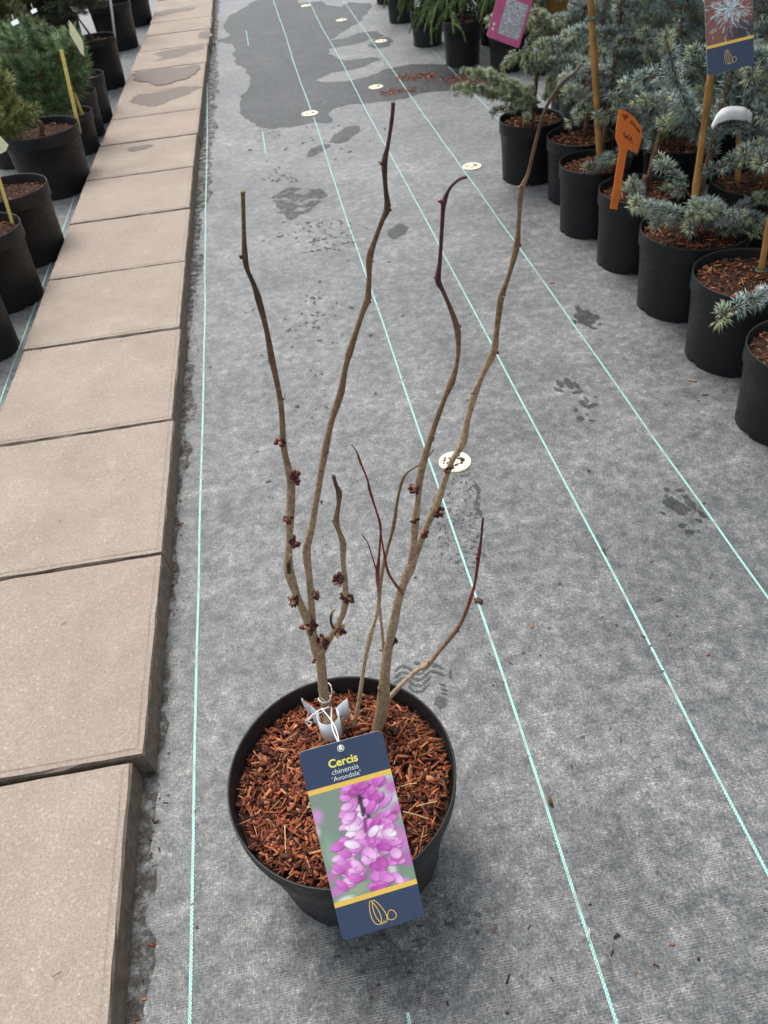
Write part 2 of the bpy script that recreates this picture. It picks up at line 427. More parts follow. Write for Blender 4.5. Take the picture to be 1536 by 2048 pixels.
for dy in (-95, 0, 95, 185):
    pts = [(225, 500), (330, 415), (430, 440), (530, 530), (640, 530), (770, 400), (880, 420), (990, 470)]
    for (x0, y0), (x1, y1) in zip(pts[:-1], pts[1:]):
        if dy == 185 and not (420 < x0 < 700): continue
        if dy == 95 and x0 > 700: continue
        L = math.hypot(x1-x0, y1-y0)
        zz.append(((x0+x1)/2, (y0+y1)/2+dy, L*.52, 21, math.degrees(math.atan2(y1-y0, x1-x0))))
zz += [(930, 880, 85, 95, -30), (1082, 450, 24, 72, 0), (990, 690, 50, 16, 15), (990, 750, 55, 18, 15), (960, 610, 50, 14, 10), (880, 310, 90, 15, 20), (570, 275, 50, 28, 0)]
prints('wet_footprint', zz, 760, 1290, .1302, 130)
q_ = random.Random(77); sp = []
for (u0, u1, v0, v1, n_) in ((555, 740, 440, 505, 70), (520, 600, 335, 365, 22), (560, 690, 590, 700, 26), (500, 760, 250, 330, 22), (460, 900, 520, 900, 40), (640, 960, 1780, 1960, 26), (520, 620, 780, 1000, 8), (900, 1500, 900, 1500, 14)):
    for i in range(n_):
        z_ = .55+.45*(v0/900); sp.append((q_.gauss((u0+u1)/2, (u1-u0)/4), q_.uniform(v0, v1), q_.uniform(1.2, 4.6)*z_*q_.choice((1, 1, 1.6)), q_.uniform(.8, 2.2)*z_, q_.uniform(-25, 25)))
prints('dark_specks', sp, 0, 0, 1.0, 400)
# damp grime and the kerb's shadow, painted along its foot as one strip
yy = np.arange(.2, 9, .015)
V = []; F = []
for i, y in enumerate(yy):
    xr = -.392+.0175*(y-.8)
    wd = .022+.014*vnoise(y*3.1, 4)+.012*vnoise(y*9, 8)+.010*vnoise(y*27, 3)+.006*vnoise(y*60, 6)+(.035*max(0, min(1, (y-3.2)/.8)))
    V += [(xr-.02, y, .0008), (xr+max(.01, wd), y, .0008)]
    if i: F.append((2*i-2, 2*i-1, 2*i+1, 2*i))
def dirt_shade_mat():
    m, nt, b = new_mat('edge_dirt_shade'); k = NB(nt); v = k.geo()
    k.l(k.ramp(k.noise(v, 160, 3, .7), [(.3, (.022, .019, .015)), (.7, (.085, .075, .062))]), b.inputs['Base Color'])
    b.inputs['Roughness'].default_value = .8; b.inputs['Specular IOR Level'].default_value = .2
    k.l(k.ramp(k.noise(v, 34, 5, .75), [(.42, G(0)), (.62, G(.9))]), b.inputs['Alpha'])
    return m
M['grime_shade'] = dirt_shade_mat()
obj('damp_shaded_edge', V, F, M['grime_shade'], g)

# ------------------------------------------------------------------ paving path of concrete slabs
path = empty('paving_path', (-.6, .5, 0)); tag(path, 'raised path of square beige concrete slabs', 'path', kind='structure')
def slab_mesh(w, d, h, seed):
    r = random.Random(seed); bv = .006
    n = 14
    def ring(ix, iy, z, j):
        P = []
        for a in range(4):
            cs = [(-w/2+ix, -d/2+iy), (w/2-ix, -d/2+iy), (w/2-ix, d/2-iy), (-w/2+ix, d/2-iy)]
            p, q = np.array(cs[a]), np.array(cs[(a+1) % 4])
            for k in range(n):
                t = k/n; c = p+(q-p)*t
                P.append((c[0]+r.uniform(-j, j), c[1]+r.uniform(-j, j), z+r.uniform(-j, j)*.5))
        return P
    rings = [ring(-.004, 0, 0, 0), ring(0, 0, h-.008, .0010), ring(.003, .003, h-.002, .0013), ring(.011, .011, h-.0016, .0008), ring(.0145, .0145, h, .0004)]
    V = sum(rings, []); m = 4*n; F = []
    for k in range(len(rings)-1):
        for i in range(m):
            F.append((k*m+i, k*m+(i+1) % m, (k+1)*m+(i+1) % m, (k+1)*m+i))
    F.append(tuple((len(rings)-1)*m+i for i in range(m)))
    return V, F
YJ = [.262, .770, 1.274, 1.786, 2.292, 2.790, 3.305, 3.812, 4.310, 4.760, 5.285, 5.845, 6.405, 6.93, 7.405, 7.94]
XR = [-.425, -.392, -.381, -.375, -.373, -.367, -.362, -.356, -.346, -.326, -.326, -.305, -.298, -.272, -.268, -.262]
while YJ[-1] < 13: YJ.append(YJ[-1]+.505); XR.append(XR[-1]+.009)
YJ = [-.75, -.243]+YJ; XR = [-.44, -.432]+XR
YJ = [y*.9915 for y in YJ]; XR = [x*.9915 for x in XR]
SL = {}
for i in range(len(YJ)-1):
    d = YJ[i+1]-YJ[i]-(.007 if i != 3 else .012)
    w = .490
    V, F = slab_mesh(w, d, .06, i)
    xr = (XR[i]+XR[i+1])/2 if i > 2 else -.409
    top = .060+rnd.uniform(-.002, .002)
    if i == 2: top = .0585
    if i == 3: xr = -.382; top = .062
    o = obj('paving_slab', V, F, M['slab'], path, local=True)
    o.location = (xr-w/2+.6, (YJ[i]+YJ[i+1])/2-.5, top-.06)
    o.rotation_euler = (0, 0, -math.atan2(.0175, 1)+rnd.uniform(-.004, .004)+(.0175 if i <= 2 else 0))
    SL[i] = top
# bedding below the slabs
bed = obj('path_bedding', *box((-.60, 6.4, .02), (.36, 14, .03), Matrix.Rotation(-.0175, 3, 'Z')), M['soil'], path)
STN = [[(880, 900), (920, 850), (960, 800), (1100, 775), (1355, 745), (1365, 765), (1300, 810), (1140, 840), (1040, 850), (960, 880), (920, 920)],
       [(915, 690), (920, 655), (990, 632), (1250, 598), (1355, 592), (1260, 650), (1170, 690), (1060, 720), (930, 720)],
       [(890, 510), (940, 486), (1330, 440), (1340, 460), (1300, 520), (1190, 570), (1060, 585), (960, 560), (900, 540)],
       [(1040, 370), (1120, 345), (1395, 302), (1390, 340), (1270, 370), (1150, 400), (1050, 420), (1090, 390)],
       [(1370, 215), (1425, 200), (1415, 262), (1380, 250)],
       [(1060, 170), (1200, 145), (1430, 118), (1425, 150), (1300, 170), (1150, 195), (1080, 190)],
       [(1060, 90), (1130, 66), (1350, 45), (1320, 65), (1200, 88), (1100, 105)], [(890, 1010), (960, 1000), (1030, 990), (990, 1015), (910, 1030)]]
SID = [9, 10, 11, 12, 13, 14, 15, 8]
for i, (pl, si) in enumerate(zip(STN, SID)):
    z = SL[si]+.0012
    patch('wet_stain', [gnd(u*.29297, v*.29297, z) for u, v in pl], z-.0004, M['slab_wet'], path, 70+i, .030, 8, .006)

# ------------------------------------------------------------------ bark mulch
def chip_arrays(n, r_in, c, z, lo, hi, seed, wmul=1.0, hump=.006):
    r = np.random.default_rng(seed); V = np.zeros((n*8, 3)); Fs = np.zeros((n*6, 4), int); C = np.zeros((n*8, 3))
    q = np.array([(0, 1, 3, 2), (4, 6, 7, 5), (0, 4, 5, 1), (2, 3, 7, 6), (0, 2, 6, 4), (1, 5, 7, 3)])
    base = np.array([(x, y, zz_) for x in (-.5, .5) for y in (-.5, .5) for zz_ in (-.5, .5)])
    for i in range(n):
        L = r.uniform(lo, hi)*r.uniform(.5, 1.3); w = r.uniform(.0022, .0066)*wmul; h = r.uniform(.001, .0026)*wmul
        b_ = base.copy(); tp = r.uniform(.2, 1, 2)
        b_[:4, 1:] *= tp[0]; b_[4:, 1:] *= tp[1]
        b_ = b_*np.array([L, w, h])+r.uniform(-.0006, .0006, (8, 3))
        yaw, pt, rl = r.uniform(0, 6.28), r.normal(0, .28), r.normal(0, .6)
        Rm = Matrix.Rotation(yaw, 3, 'Z')@Matrix.Rotation(pt, 3, 'Y')@Matrix.Rotation(rl, 3, 'X')
        b_ = b_@np.array(Rm).T
        rad = r_in*math.sqrt(r.uniform(0, 1)); a = r.uniform(0, 6.28)
        rad = min(rad, r_in-.2*L)
        zz_ = z+hump*(math.sin(rad*61+a*3)+math.cos(a*2+rad*40))*.5+r.uniform(0, .004)
        V[i*8:i*8+8] = b_+np.array([c[0]+rad*math.cos(a), c[1]+rad*math.sin(a), zz_])
        Fs[i*6:i*6+6] = q+i*8
        k = np.array(CH[r.integers(len(CH))])*r.uniform(.6, 1.25); C[i*8:i*8+8] = k
    return V, Fs, C
def mulch_bed(c, r, z, seed, hump=.006):
    n, m = 10, 28; V = [(c[0], c[1], z)]; F = []
    for i in range(1, n+1):
        rad = r*i/n
        for k in range(m):
            a = 2*math.pi*k/m
            V.append((c[0]+rad*math.cos(a), c[1]+rad*math.sin(a), z-.004+hump*(math.sin(rad*61+a*3)+math.cos(a*2+rad*40))*.5+.003*math.sin(seed+i*5.1+k*3.7)))
    for k in range(m): F.append((0, 1+k, 1+(k+1) % m))
    for i in range(n-1):
        for k in range(m):
            F.append((1+i*m+k, 1+i*m+(k+1) % m, 1+(i+1)*m+(k+1) % m, 1+(i+1)*m+k)[::-1])
    return V, F

def pot_mesh(c, r, h, rb, collar, step, seg=64, notch=True, lip=.003):
    prof = [(rb*r, 0), (rb*r, .014), (r*rb+(r-step-r*rb)*.5, h*.5), (r-step, h-collar-.004), (r-step*.2, h-collar), (r-.001, h-collar+.003), (r-.0005, h-.006), (r, h-.002), (r-.0008, h),
            (r-lip, h-.0006), (r-lip-.0006, h-.006), (r-step-lip, h-collar), (rb*r-lip, .016)]
    V = []; F = []
    for pi, (rad, z) in enumerate(prof):
        for k in range(seg):
            a = 2*math.pi*k/seg
            zz_ = z
            if notch and pi == 0 and (k % 11) in (0, 1): zz_ = .011
            V.append((c[0]+rad*math.cos(a), c[1]+rad*math.sin(a), zz_))
    for i in range(len(prof)-1):
        for k in range(seg):
            F.append((i*seg+k, i*seg+(k+1) % seg, (i+1)*seg+(k+1) % seg, (i+1)*seg+k))
    F.append(tuple((len(prof)-1)*seg+k for k in range(seg)))
    n = len(V); V += [(c[0]+(rb*r-.003)*math.cos(2*math.pi*k/seg), c[1]+(rb*r-.003)*math.sin(2*math.pi*k/seg), .0125) for k in range(seg)]
    F.append(tuple(n+k for k in range(seg))[::-1])
    return V, F
def make_pot(name, c, r, h, label, cat, group, rb=.85, collar=.045, step=.006, mat='pot', chips=320, mulch_drop=.022, seed=0, tone=1.35, lo=.008, hi=.02):
    root = empty(name, (c[0], c[1], 0)); tag(root, label, cat, group)
    V, F = pot_mesh(c, r, h, rb, collar, step)
    obj('pot', V, F, M[mat], root, smooth=True)
    rin = r-.006-step*.5; z = h-mulch_drop
    obj('soil', *mulch_bed(c, rin, z, seed), M['soil'], root, smooth=True)
    if chips:
        V, F, C = chip_arrays(chips, rin-.003, c, z, lo, hi, seed+100)
        obj('bark_mulch', V, F, M['chip_stuff'], root, col=np.clip(C*.72*tone/1.35+np.array(S(128, 90, 66))*.42*tone/1.35, 0, .8), kind='stuff')
    return root
for p in bpy.data.meshes: pass

# ------------------------------------------------------------------ the potted redbud
PC, PR, PH = (-.050, .567), .161, .228
red = make_pot('potted_shrub', PC, PR, PH, 'bare budding shrub in wide dark grey pot with its big flower label', 'potted shrub', None, rb=.80, collar=.028, step=.004, mat='pot_grey', chips=0, mulch_drop=.03, seed=5)
MZ = PH-.03
V, F, C = chip_arrays(3600, PR-.012, PC, MZ, .010, .026, 21, 1.0, .008)
obj('bark_mulch', V, F, M['chip_stuff'], red, col=C*.9, kind='stuff')
chip_me = []
for s in range(10):
    V, F, C = chip_arrays(1, .0, (0, 0), 0, .022, .034, 300+s, (1.3, 2.4, 1.7)[s % 3], 0)
    V = V-V.mean(0)
    # straighten: chips are lying shapes already, keep their small tilt
    me = mesh_from('bark_chip', V, F); me.materials.append(M['chip']); chip_me.append(me)
for i in range(300):
    rad = (PR-.026)*math.sqrt(rnd.random()); a = rnd.uniform(0, 6.283)
    o = bpy.data.objects.new('bark_chip', chip_me[i % 10]); scn.collection.objects.link(o); o.parent = red
    o.location = (rad*math.cos(a), rad*math.sin(a), MZ+.004+.004*(math.sin(rad*61+a*3)+math.cos(a*2+rad*40))+rnd.uniform(0, .004))
    o.rotation_euler = (rnd.gauss(0, .15), rnd.gauss(0, .15), rnd.uniform(0, 6.28))
    s = rnd.uniform(.5, 1.0); o.scale = (s, s*rnd.uniform(.7, 1.2), s)

for i in range(14):
    a, rad = rnd.uniform(3.4, 6.0), rnd.uniform(.05, .13); L = rnd.uniform(.02, .04); th = rnd.uniform(0, 6.28)
    p = np.array([PC[0]+rad*math.cos(a), PC[1]+rad*math.sin(a), MZ+.014+rnd.uniform(0, .003)]); d_ = np.array([math.cos(th)*L/2, math.sin(th)*L/2, rnd.uniform(-.003, .003)])
    obj('straw', *tube([p-d_, p+np.array([0, 0, .002]), p+d_], .0006, 5), M['straw'], red)
def loose_chips(root, c, r, z, n, seed):
    q = random.Random(seed)
    for i in range(n):
        rad = (r-.026)*math.sqrt(q.random()); a = q.uniform(0, 6.283)
        o = bpy.data.objects.new('bark_chip', chip_me[i % 10]); scn.collection.objects.link(o); o.parent = root
        o.location = (rad*math.cos(a), rad*math.sin(a), z+.003+.003*(math.sin(rad*61+a*3)+math.cos(a*2+rad*40))+q.uniform(0, .003))
        o.rotation_euler = (q.gauss(0, .15), q.gauss(0, .15), q.uniform(0, 6.28)); k = q.uniform(.45, .9); o.scale = (k, k, k)
def onplane(u, v, by, k):                  # upright, slightly tilted plane of growth of one stem
    d = ray(u, v); t = (by+k*(CAM_H-.2))/(d[1]-k*d[2])
    return CAM+d*t
TAN, BRN, DRK, PUR, OLV, RED_, PAL = S(150, 130, 104), S(112, 90, 66), S(66, 48, 38), S(72, 38, 44), S(110, 92, 48), S(112, 48, 42), S(164, 146, 120)
STEMS = {
 'a': dict(by=.64, k=.00, cols=[TAN, TAN, TAN, BRN, DRK, OLV], p=[(664, 1478, 21), (656, 1430, 21), (648, 1390, 21), (642, 1330, 21), (637, 1305, 23), (625, 1270, 19), (612, 1235, 17), (595, 1195, 16), (583, 1160, 17), (577, 1135, 17), (578, 1090, 14), (580, 1040, 15), (582, 970, 15), (575, 930, 14), (567, 890, 13), (563, 820, 12), (555, 770, 11), (543, 715, 12), (533, 660, 11), (518, 602, 12), (508, 570, 10), (495, 540, 10), (490, 514, 11), (488, 470, 9), (487, 430, 9), (486, 392, 9), (486, 383, 11)]),
 'b': dict(by=.64, k=.03, cols=[TAN, TAN, BRN, BRN, DRK, PUR], p=[(628, 1272, 14), (624, 1245, 15), (622, 1200, 14), (618, 1150, 14), (613, 1102, 15), (622, 1060, 14), (632, 1005, 13), (642, 945, 13), (651, 897, 13), (662, 845, 12), (681, 787, 13), (690, 740, 11), (700, 702, 12), (712, 665, 11), (725, 625, 11), (735, 598, 12), (738, 560, 10), (739, 516, 12), (750, 480, 10), (765, 440, 10), (775, 415, 12), (771, 375, 9), (769, 325, 11), (776, 290, 8), (783, 245, 8), (786, 215, 8), (786, 205, 9)]),
 'c': dict(by=.64, k=-.03, cols=[TAN, TAN, TAN, BRN, DRK], p=[(636, 1306, 12), (645, 1302, 13), (655, 1285, 12), (672, 1255, 12), (685, 1230, 12), (691, 1200, 12), (690, 1160, 11), (686, 1120, 11), (686, 1088, 12), (678, 1062, 10), (672, 1042, 11), (677, 1010, 9), (678, 986, 11), (672, 970, 8), (667, 952, 8)]),
 'd': dict(by=.636, k=.02, cols=[TAN, TAN, TAN, TAN], p=[(746, 1490, 25), (758, 1445, 23), (766, 1405, 23), (770, 1350, 21), (776, 1300, 19), (787, 1250, 18), (797, 1200, 17), (808, 1165, 17), (821, 1135, 17), (828, 1112, 16)]),
 'e': dict(by=.636, k=.02, cols=[TAN, TAN, BRN, BRN, PUR, PUR, DRK], p=[(818, 1140, 12), (824, 1115, 13), (828, 1080, 13), (831, 1040, 14), (836, 1000, 12), (839, 960, 13), (848, 920, 13), (860, 880, 12), (875, 835, 11), (890, 795, 10), (903, 765, 12), (912, 735, 9), (917, 700, 9), (914, 656, 11), (900, 615, 9), (885, 580, 9), (876, 560, 11), (880, 520, 8), (883, 470, 8), (886, 420, 9), (888, 405, 10), (895, 385, 7), (905, 370, 6), (920, 358, 6), (934, 354, 6)]),
 'f': dict(by=.636, k=.05, cols=[TAN, TAN, TAN, BRN, BRN, DRK, S(84, 72, 66)], p=[(824, 1130, 12), (833, 1105, 13), (850, 1060, 13), (873, 1010, 13), (890, 960, 12), (905, 920, 12), (926, 885, 13), (935, 840, 12), (949, 789, 13), (965, 750, 11), (987, 704, 13), (993, 665, 11), (1002, 598, 11), (1018, 550, 9), (1033, 494, 11), (1038, 440, 8), (1042, 383, 10), (1055, 350, 7), (1065, 310, 7), (1075, 270, 7), (1085, 235, 7), (1100, 200, 7), (1125, 165, 7), (1150, 145, 6), (1163, 128, 5)]),
 'g': dict(by=.636, k=.16, cols=[TAN, PAL, BRN, RED_, PUR], p=[(766, 1410, 11), (772, 1402, 12), (785, 1388, 10), (810, 1362, 9), (835, 1340, 9), (855, 1329, 10), (880, 1300, 8), (910, 1263, 9), (925, 1240, 7), (940, 1200, 7), (950, 1165, 6), (957, 1115, 7), (962, 1080, 5), (966, 1036, 5)]),
 'h': dict(by=.636, k=-.02, cols=[BRN, RED_, RED_, RED_, BRN], p=[(806, 1188, 5), (800, 1180, 6), (785, 1160, 5), (775, 1140, 5), (768, 1105, 4), (762, 1070, 4), (760, 1047, 5), (752, 1020, 4), (740, 982, 5), (735, 960, 4), (725, 935, 4), (719, 920, 5), (713, 903, 3), (703, 889, 2.5)]),
 'i': dict(by=.645, k=.07, cols=[PAL, PAL, PAL, BRN, BRN, S(96, 84, 74)], p=[(698, 1492, 8), (705, 1462, 8), (715, 1420, 8), (722, 1375, 8), (730, 1320, 8), (741, 1270, 9), (750, 1240, 7), (756, 1218, 8), (762, 1160, 7), (770, 1115, 7), (780, 1080, 6), (788, 1047, 7), (795, 1000, 5), (805, 960, 6), (815, 945, 4), (838, 930, 4), (855, 915, 3.5), (868, 898, 2.5)]),
 'j': dict(by=.64, k=.04, cols=[PAL, PAL, RED_, RED_], p=[(770, 1345, 6), (768, 1310, 6.5), (765, 1270, 6), (760, 1220, 6), (757, 1180, 6), (755, 1148, 8), (758, 1115, 5), (760, 1085, 4.5), (762, 1055, 4)]),
 'k': dict(by=.64, k=.04, cols=[BRN, S(100, 84, 78)], p=[(755, 1150, 5), (751, 1135, 3.5), (745, 1115, 3), (735, 1085, 2.5), (723, 1068, 2)]),
 'l': dict(by=.638, k=-.01, cols=[DRK, DRK, PAL], p=[(578, 1145, 8), (577, 1132, 8), (578, 1120, 6), (582, 1107, 5)]),
 'm': dict(by=.638, k=-.03, cols=[DRK, DRK, PAL], p=[(667, 1256, 5), (662, 1245, 5), (662, 1232, 5), (665, 1224, 4.5), (670, 1218, 3.5)]),
 'n': dict(by=.634, k=.0, cols=[PAL, PAL], p=[(766, 1415, 6), (759, 1395, 4), (757, 1374, 3.5)]),
 'o': dict(by=.645, k=.0, cols=[BRN, TAN], p=[(692, 1500, 13), (686, 1462, 12), (683, 1436, 12)]),
}
stem_obj = {}; stem_pts = {}
for key, s in STEMS.items():
    P = np.array([onplane(u, v, s['by'], s['k']) for u, v, w in s['p']])
    R = np.array([w*pdist(p)/F_PX/2 for p, (u, v, w) in zip(P, s['p'])])
    Rw = R.copy()
    for i_ in range(1, len(R)-1):
        if s['p'][i_][2] > .5*(s['p'][i_-1][2]+s['p'][i_+1][2])+.4: R[i_] = Rw[i_]*1.16
    PP = catmull(np.column_stack([P, R]), 5)
    PP[:, 3] = np.maximum(PP[:, 3]*(1+.04*vnoise(np.arange(len(PP))*.7, ord(key))), .0006)
    V, F = tube(PP[:, :3], PP[:, 3], 10)
    n = len(PP); cs = np.array(s['cols']); tt = np.linspace(0, len(cs)-1, n)
    C = np.stack([np.interp(tt, np.arange(len(cs)), cs[:, j]) for j in range(3)], 1)*(1+.10*vnoise(np.arange(n)*.9, 5))[:, None]
    C = np.repeat(C, 10, 0)
    nm = 'stem' if key in 'adi' else ('stub' if key in 'lmno' else 'branch')
    stem_obj[key] = obj(nm, V, F, M['bark'], red, col=C, smooth=True); stem_pts[key] = PP
def nearest(u, v):
    best = None
    for key, PP in stem_pts.items():
        d = PP[:, :3]-CAM; z = d@_fw
        uu = 768+F_PX*(d@RGT)/z; vv = 1024-F_PX*(d@UPV)/z
        e = (uu-u)**2+(vv-v)**2; i = int(e.argmin())
        if best is None or e[i] < best[0]: best = (e[i], key, i)
    return best[1], best[2]
BUD = [S(74, 34, 32), S(96, 46, 42), S(58, 28, 26), S(150, 116, 92)]
def bud_cluster(u, v, size, n):
    key, i = nearest(u, v); s = STEMS[key]; p0 = stem_pts[key][i]
    c = onplane(u, v, s['by'], s['k']); c = c+(p0[:3]-c)*.3-_fw*p0[3]*.5
    ax = c-p0[:3]; ax = ax/(np.linalg.norm(ax)+1e-9)
    parts = []; cols = []
    for j in range(n):
        d = rng.normal(0, 1, 3); d /= np.linalg.norm(d); d = d*.8+ax*.6+np.array([0, 0, .25])
        d /= np.linalg.norm(d)
        rr = size*rng.uniform(.24, .38)
        V, F = ico((0, 0, 0), rr, (.75, .75, 1.35), .08)
        q = Vector(d).to_track_quat('Z', 'Y').to_matrix()
        V = V@np.array(q).T+c+d*size*rng.uniform(.35, .62)
        parts.append((V, F)); cols.append(np.repeat([np.array(BUD[rng.integers(4)])*rng.uniform(.7, 1.2)], 12, 0))
    V, F = merge(parts)
    obj('bud_cluster' if n > 4 else 'bud', V, F, M['bark'], stem_obj[key], col=np.concatenate(cols), smooth=True)
for u, v, s in [(563, 886, .0085), (590, 955, .009), (578, 1040, .0075), (590, 1086, .009), (591, 1198, .009), (620, 1253, .012), (648, 1284, .011), (677, 1158, .010), (695, 1195, .0095), (679, 1261, .010), (631, 1190, .0085),
                (829, 980, .0085), (829, 1041, .006), (845, 1068, .008), (874, 1024, .0085), (896, 938, .0065), (636, 1318, .008), (586, 1205, .006), (790, 1283, .006)]:
    bud_cluster(u, v, s*1.2, 16)
for u, v in [(486, 516), (523, 598), (537, 720), (567, 802), (744, 520), (740, 602), (695, 708), (688, 786), (655, 903), (764, 327), (780, 418), (871, 558), (918, 656), (908, 766), (884, 404), (866, 881), (842, 940), (1038, 378), (1038, 493), (1006, 592), (993, 706),
             (944, 790), (930, 884), (667, 1045), (681, 984), (690, 1088), (608, 1101), (857, 1325), (914, 1262), (936, 1198), (953, 1115), (786, 1250), (762, 1302), (645, 1005), (838, 1000), (738, 1268), (770, 1300)]:
    bud_cluster(u, v, .0042, 3)

# ------------------------------------------------------------------ printed labels
class Paint:
    def __init__(s, w, h, bg):
        s.w, s.h = w, h
        s.x, s.y = np.meshgrid((np.arange(w)+.5)/w, (np.arange(h)+.5)/h); s.asp = h/w
        s.a = np.zeros((h, w, 3)); s.a[:] = bg
    def ell(s, cx, cy, a, b, rot, col, col2=None, soft=.15, op=1.0):
        dx = s.x-cx; dy = (s.y-cy)*s.asp; c, n = math.cos(rot), math.sin(rot)
        p = (dx*c+dy*n)/a; q = (-dx*n+dy*c)/b; r = np.sqrt(p*p+q*q)
        m = np.clip((1-r)/soft, 0, 1)*op
        c1 = np.array(col); k = np.clip(p*.5+.5, 0, 1)[..., None]
        cc = c1*(1-k)+np.array(col2 if col2 else col)*k
        s.a = s.a*(1-m[..., None])+cc*m[..., None]
    def line(s, x0, y0, x1, y1, w, col, op=1.0):
        dx, dy = x1-x0, (y1-y0)*s.asp; L = dx*dx+dy*dy+1e-9
        t = np.clip(((s.x-x0)*dx+(s.y-y0)*s.asp*dy)/L, 0, 1)
        d = np.hypot(s.x-x0-t*dx, (s.y-y0)*s.asp-t*dy)
        m = np.clip((w-d)/(w*.6), 0, 1)[..., None]*op
        s.a = s.a*(1-m)+np.array(col)*m
    def lin(s):
        a = np.clip(s.a/255, 0, 1)
        return np.where(a <= .04045, a/12.92, ((a+.055)/1.055)**2.4)
def print_grid(name, P, x0, x1, y0, y1, z, parent):
    w, h = P.w, P.h
    xs = np.linspace(x0, x1, w); ys = np.linspace(y1, y0, h)
    X, Y = np.meshgrid(xs, ys); V = np.stack([X.ravel(), Y.ravel(), np.full(w*h, z)], 1)
    i = np.arange(w*h).reshape(h, w)
    F = np.stack([i[1:, :-1], i[1:, 1:], i[:-1, 1:], i[:-1, :-1]], -1).reshape(-1, 4)
    return obj(name, V, F, M['print'], parent, col=P.lin().reshape(-1, 3), local=True)
def card(name, w, h, rad, th, mat, parent, hole=None, edge='card_edge'):
    cu = bpy.data.curves.new('card', 'CURVE'); cu.dimensions = '2D'; cu.fill_mode = 'BOTH'; cu.extrude = th/2
    def spl(pts):
        s = cu.splines.new('POLY'); s.points.add(len(pts)-1); s.use_cyclic_u = True
        for p, q in zip(s.points, pts): p.co = (q[0], q[1], 0, 1)
    pts = []
    for cx, cy, a0 in ((w/2-rad, h/2-rad, 0), (-w/2+rad, h/2-rad, 90), (-w/2+rad, -h/2+rad, 180), (w/2-rad, -h/2+rad, 270)):
        for k in range(7):
            a = math.radians(a0+15*k); pts.append((cx+rad*math.cos(a), cy+rad*math.sin(a)))
    spl(pts)
    if hole: spl([(hole[0]+hole[2]*math.cos(2*math.pi*k/20), hole[1]+hole[2]*math.sin(2*math.pi*k/20)) for k in range(20)])
    t = bpy.data.objects.new('tmp', cu); scn.collection.objects.link(t)
    bpy.context.view_layer.update()
    me = bpy.data.meshes.new_from_object(t.evaluated_get(bpy.context.evaluated_depsgraph_get()))
    bpy.data.objects.remove(t, do_unlink=True); bpy.data.curves.remove(cu)
    me.name = name; me.materials.clear(); me.materials.append(M[mat]); me.materials.append(M[edge])
    for p in me.polygons: p.material_index = 0 if p.normal.z > .5 else 1
    o = bpy.data.objects.new(name, me); scn.collection.objects.link(o); o.parent = parent
    return o
def text(body, cx, cy, width, mat, parent, z, bold=0.0, name='lettering', shear=0.0, hscale=1.0):
    cu = bpy.data.curves.new('t', 'FONT'); cu.body = body; cu.size = 1; cu.align_x = 'CENTER'; cu.align_y = 'CENTER'
    cu.offset = bold; cu.shear = shear; cu.resolution_u = 4
    t = bpy.data.objects.new('tmp', cu); scn.collection.objects.link(t)
    bpy.context.view_layer.update()
    me = bpy.data.meshes.new_from_object(t.evaluated_get(bpy.context.evaluated_depsgraph_get()))
    bpy.data.objects.remove(t, do_unlink=True); bpy.data.curves.remove(cu)
    n = len(me.vertices); co = np.zeros(n*3, np.float32); me.vertices.foreach_get('co', co); co = co.reshape(-1, 3)
    ww = co[:, 0].max()-co[:, 0].min(); mx = (co[:, 0].max()+co[:, 0].min())/2; my = 0.0
    k = width/ww
    co[:, 0] = (co[:, 0]-mx)*k+cx; co[:, 1] = (co[:, 1]-my)*k*hscale+cy; co[:, 2] = z
    me.vertices.foreach_set('co', co.ravel()); me.update(); me.name = name
    me.materials.clear(); me.materials.append(M[mat])
    o = bpy.data.objects.new(name, me); scn.collection.objects.link(o); o.parent = parent
    return o
def strokes(name, lines, w, z, mat, parent):
    parts = []
    for L in lines:
        L = np.array(L, float)
        T = np.gradient(L, axis=0); T /= np.linalg.norm(T, axis=1)[:, None]+1e-9; N = np.stack([-T[:, 1], T[:, 0]], 1)
        V = []; F = []
        for i in range(len(L)):
            a, b_ = L[i]+N[i]*w/2, L[i]-N[i]*w/2; V += [(a[0], a[1], z), (b_[0], b_[1], z)]
            if i: F.append((2*i-2, 2*i-1, 2*i+1, 2*i))
        parts.append((V, F))
    return obj(name, *merge(parts), mat, parent, local=True)
def leaf_logo(parent, cx, cy, s, z):
    def petal(x, y, w, h, lean):
        t = np.linspace(0, 2*math.pi, 26)
        return [(cx+s*(x+w*math.sin(a)*(1-.35*math.cos(a))+lean*math.cos(a)), cy+s*(y+h*math.cos(a))) for a in t]
    t = np.linspace(0, 2*math.pi, 22)
    strokes('leaf_emblem', [petal(-.30, .05, .17, .5, -.06), petal(-.13, .05, .19, .5, -.12),
                            [(cx+s*(.32+.17*math.sin(a)*(1-.3*math.cos(a))), cy+s*(-.22+.2*math.cos(a))) for a in t],
                            [(cx-s*.12, cy-s*.38), (cx-s*.13, cy-s*.5)], [(cx-s*.02, cy-s*.34), (cx-s*.02, cy-s*.46)]], s*.03, z, M['yellow'], parent)

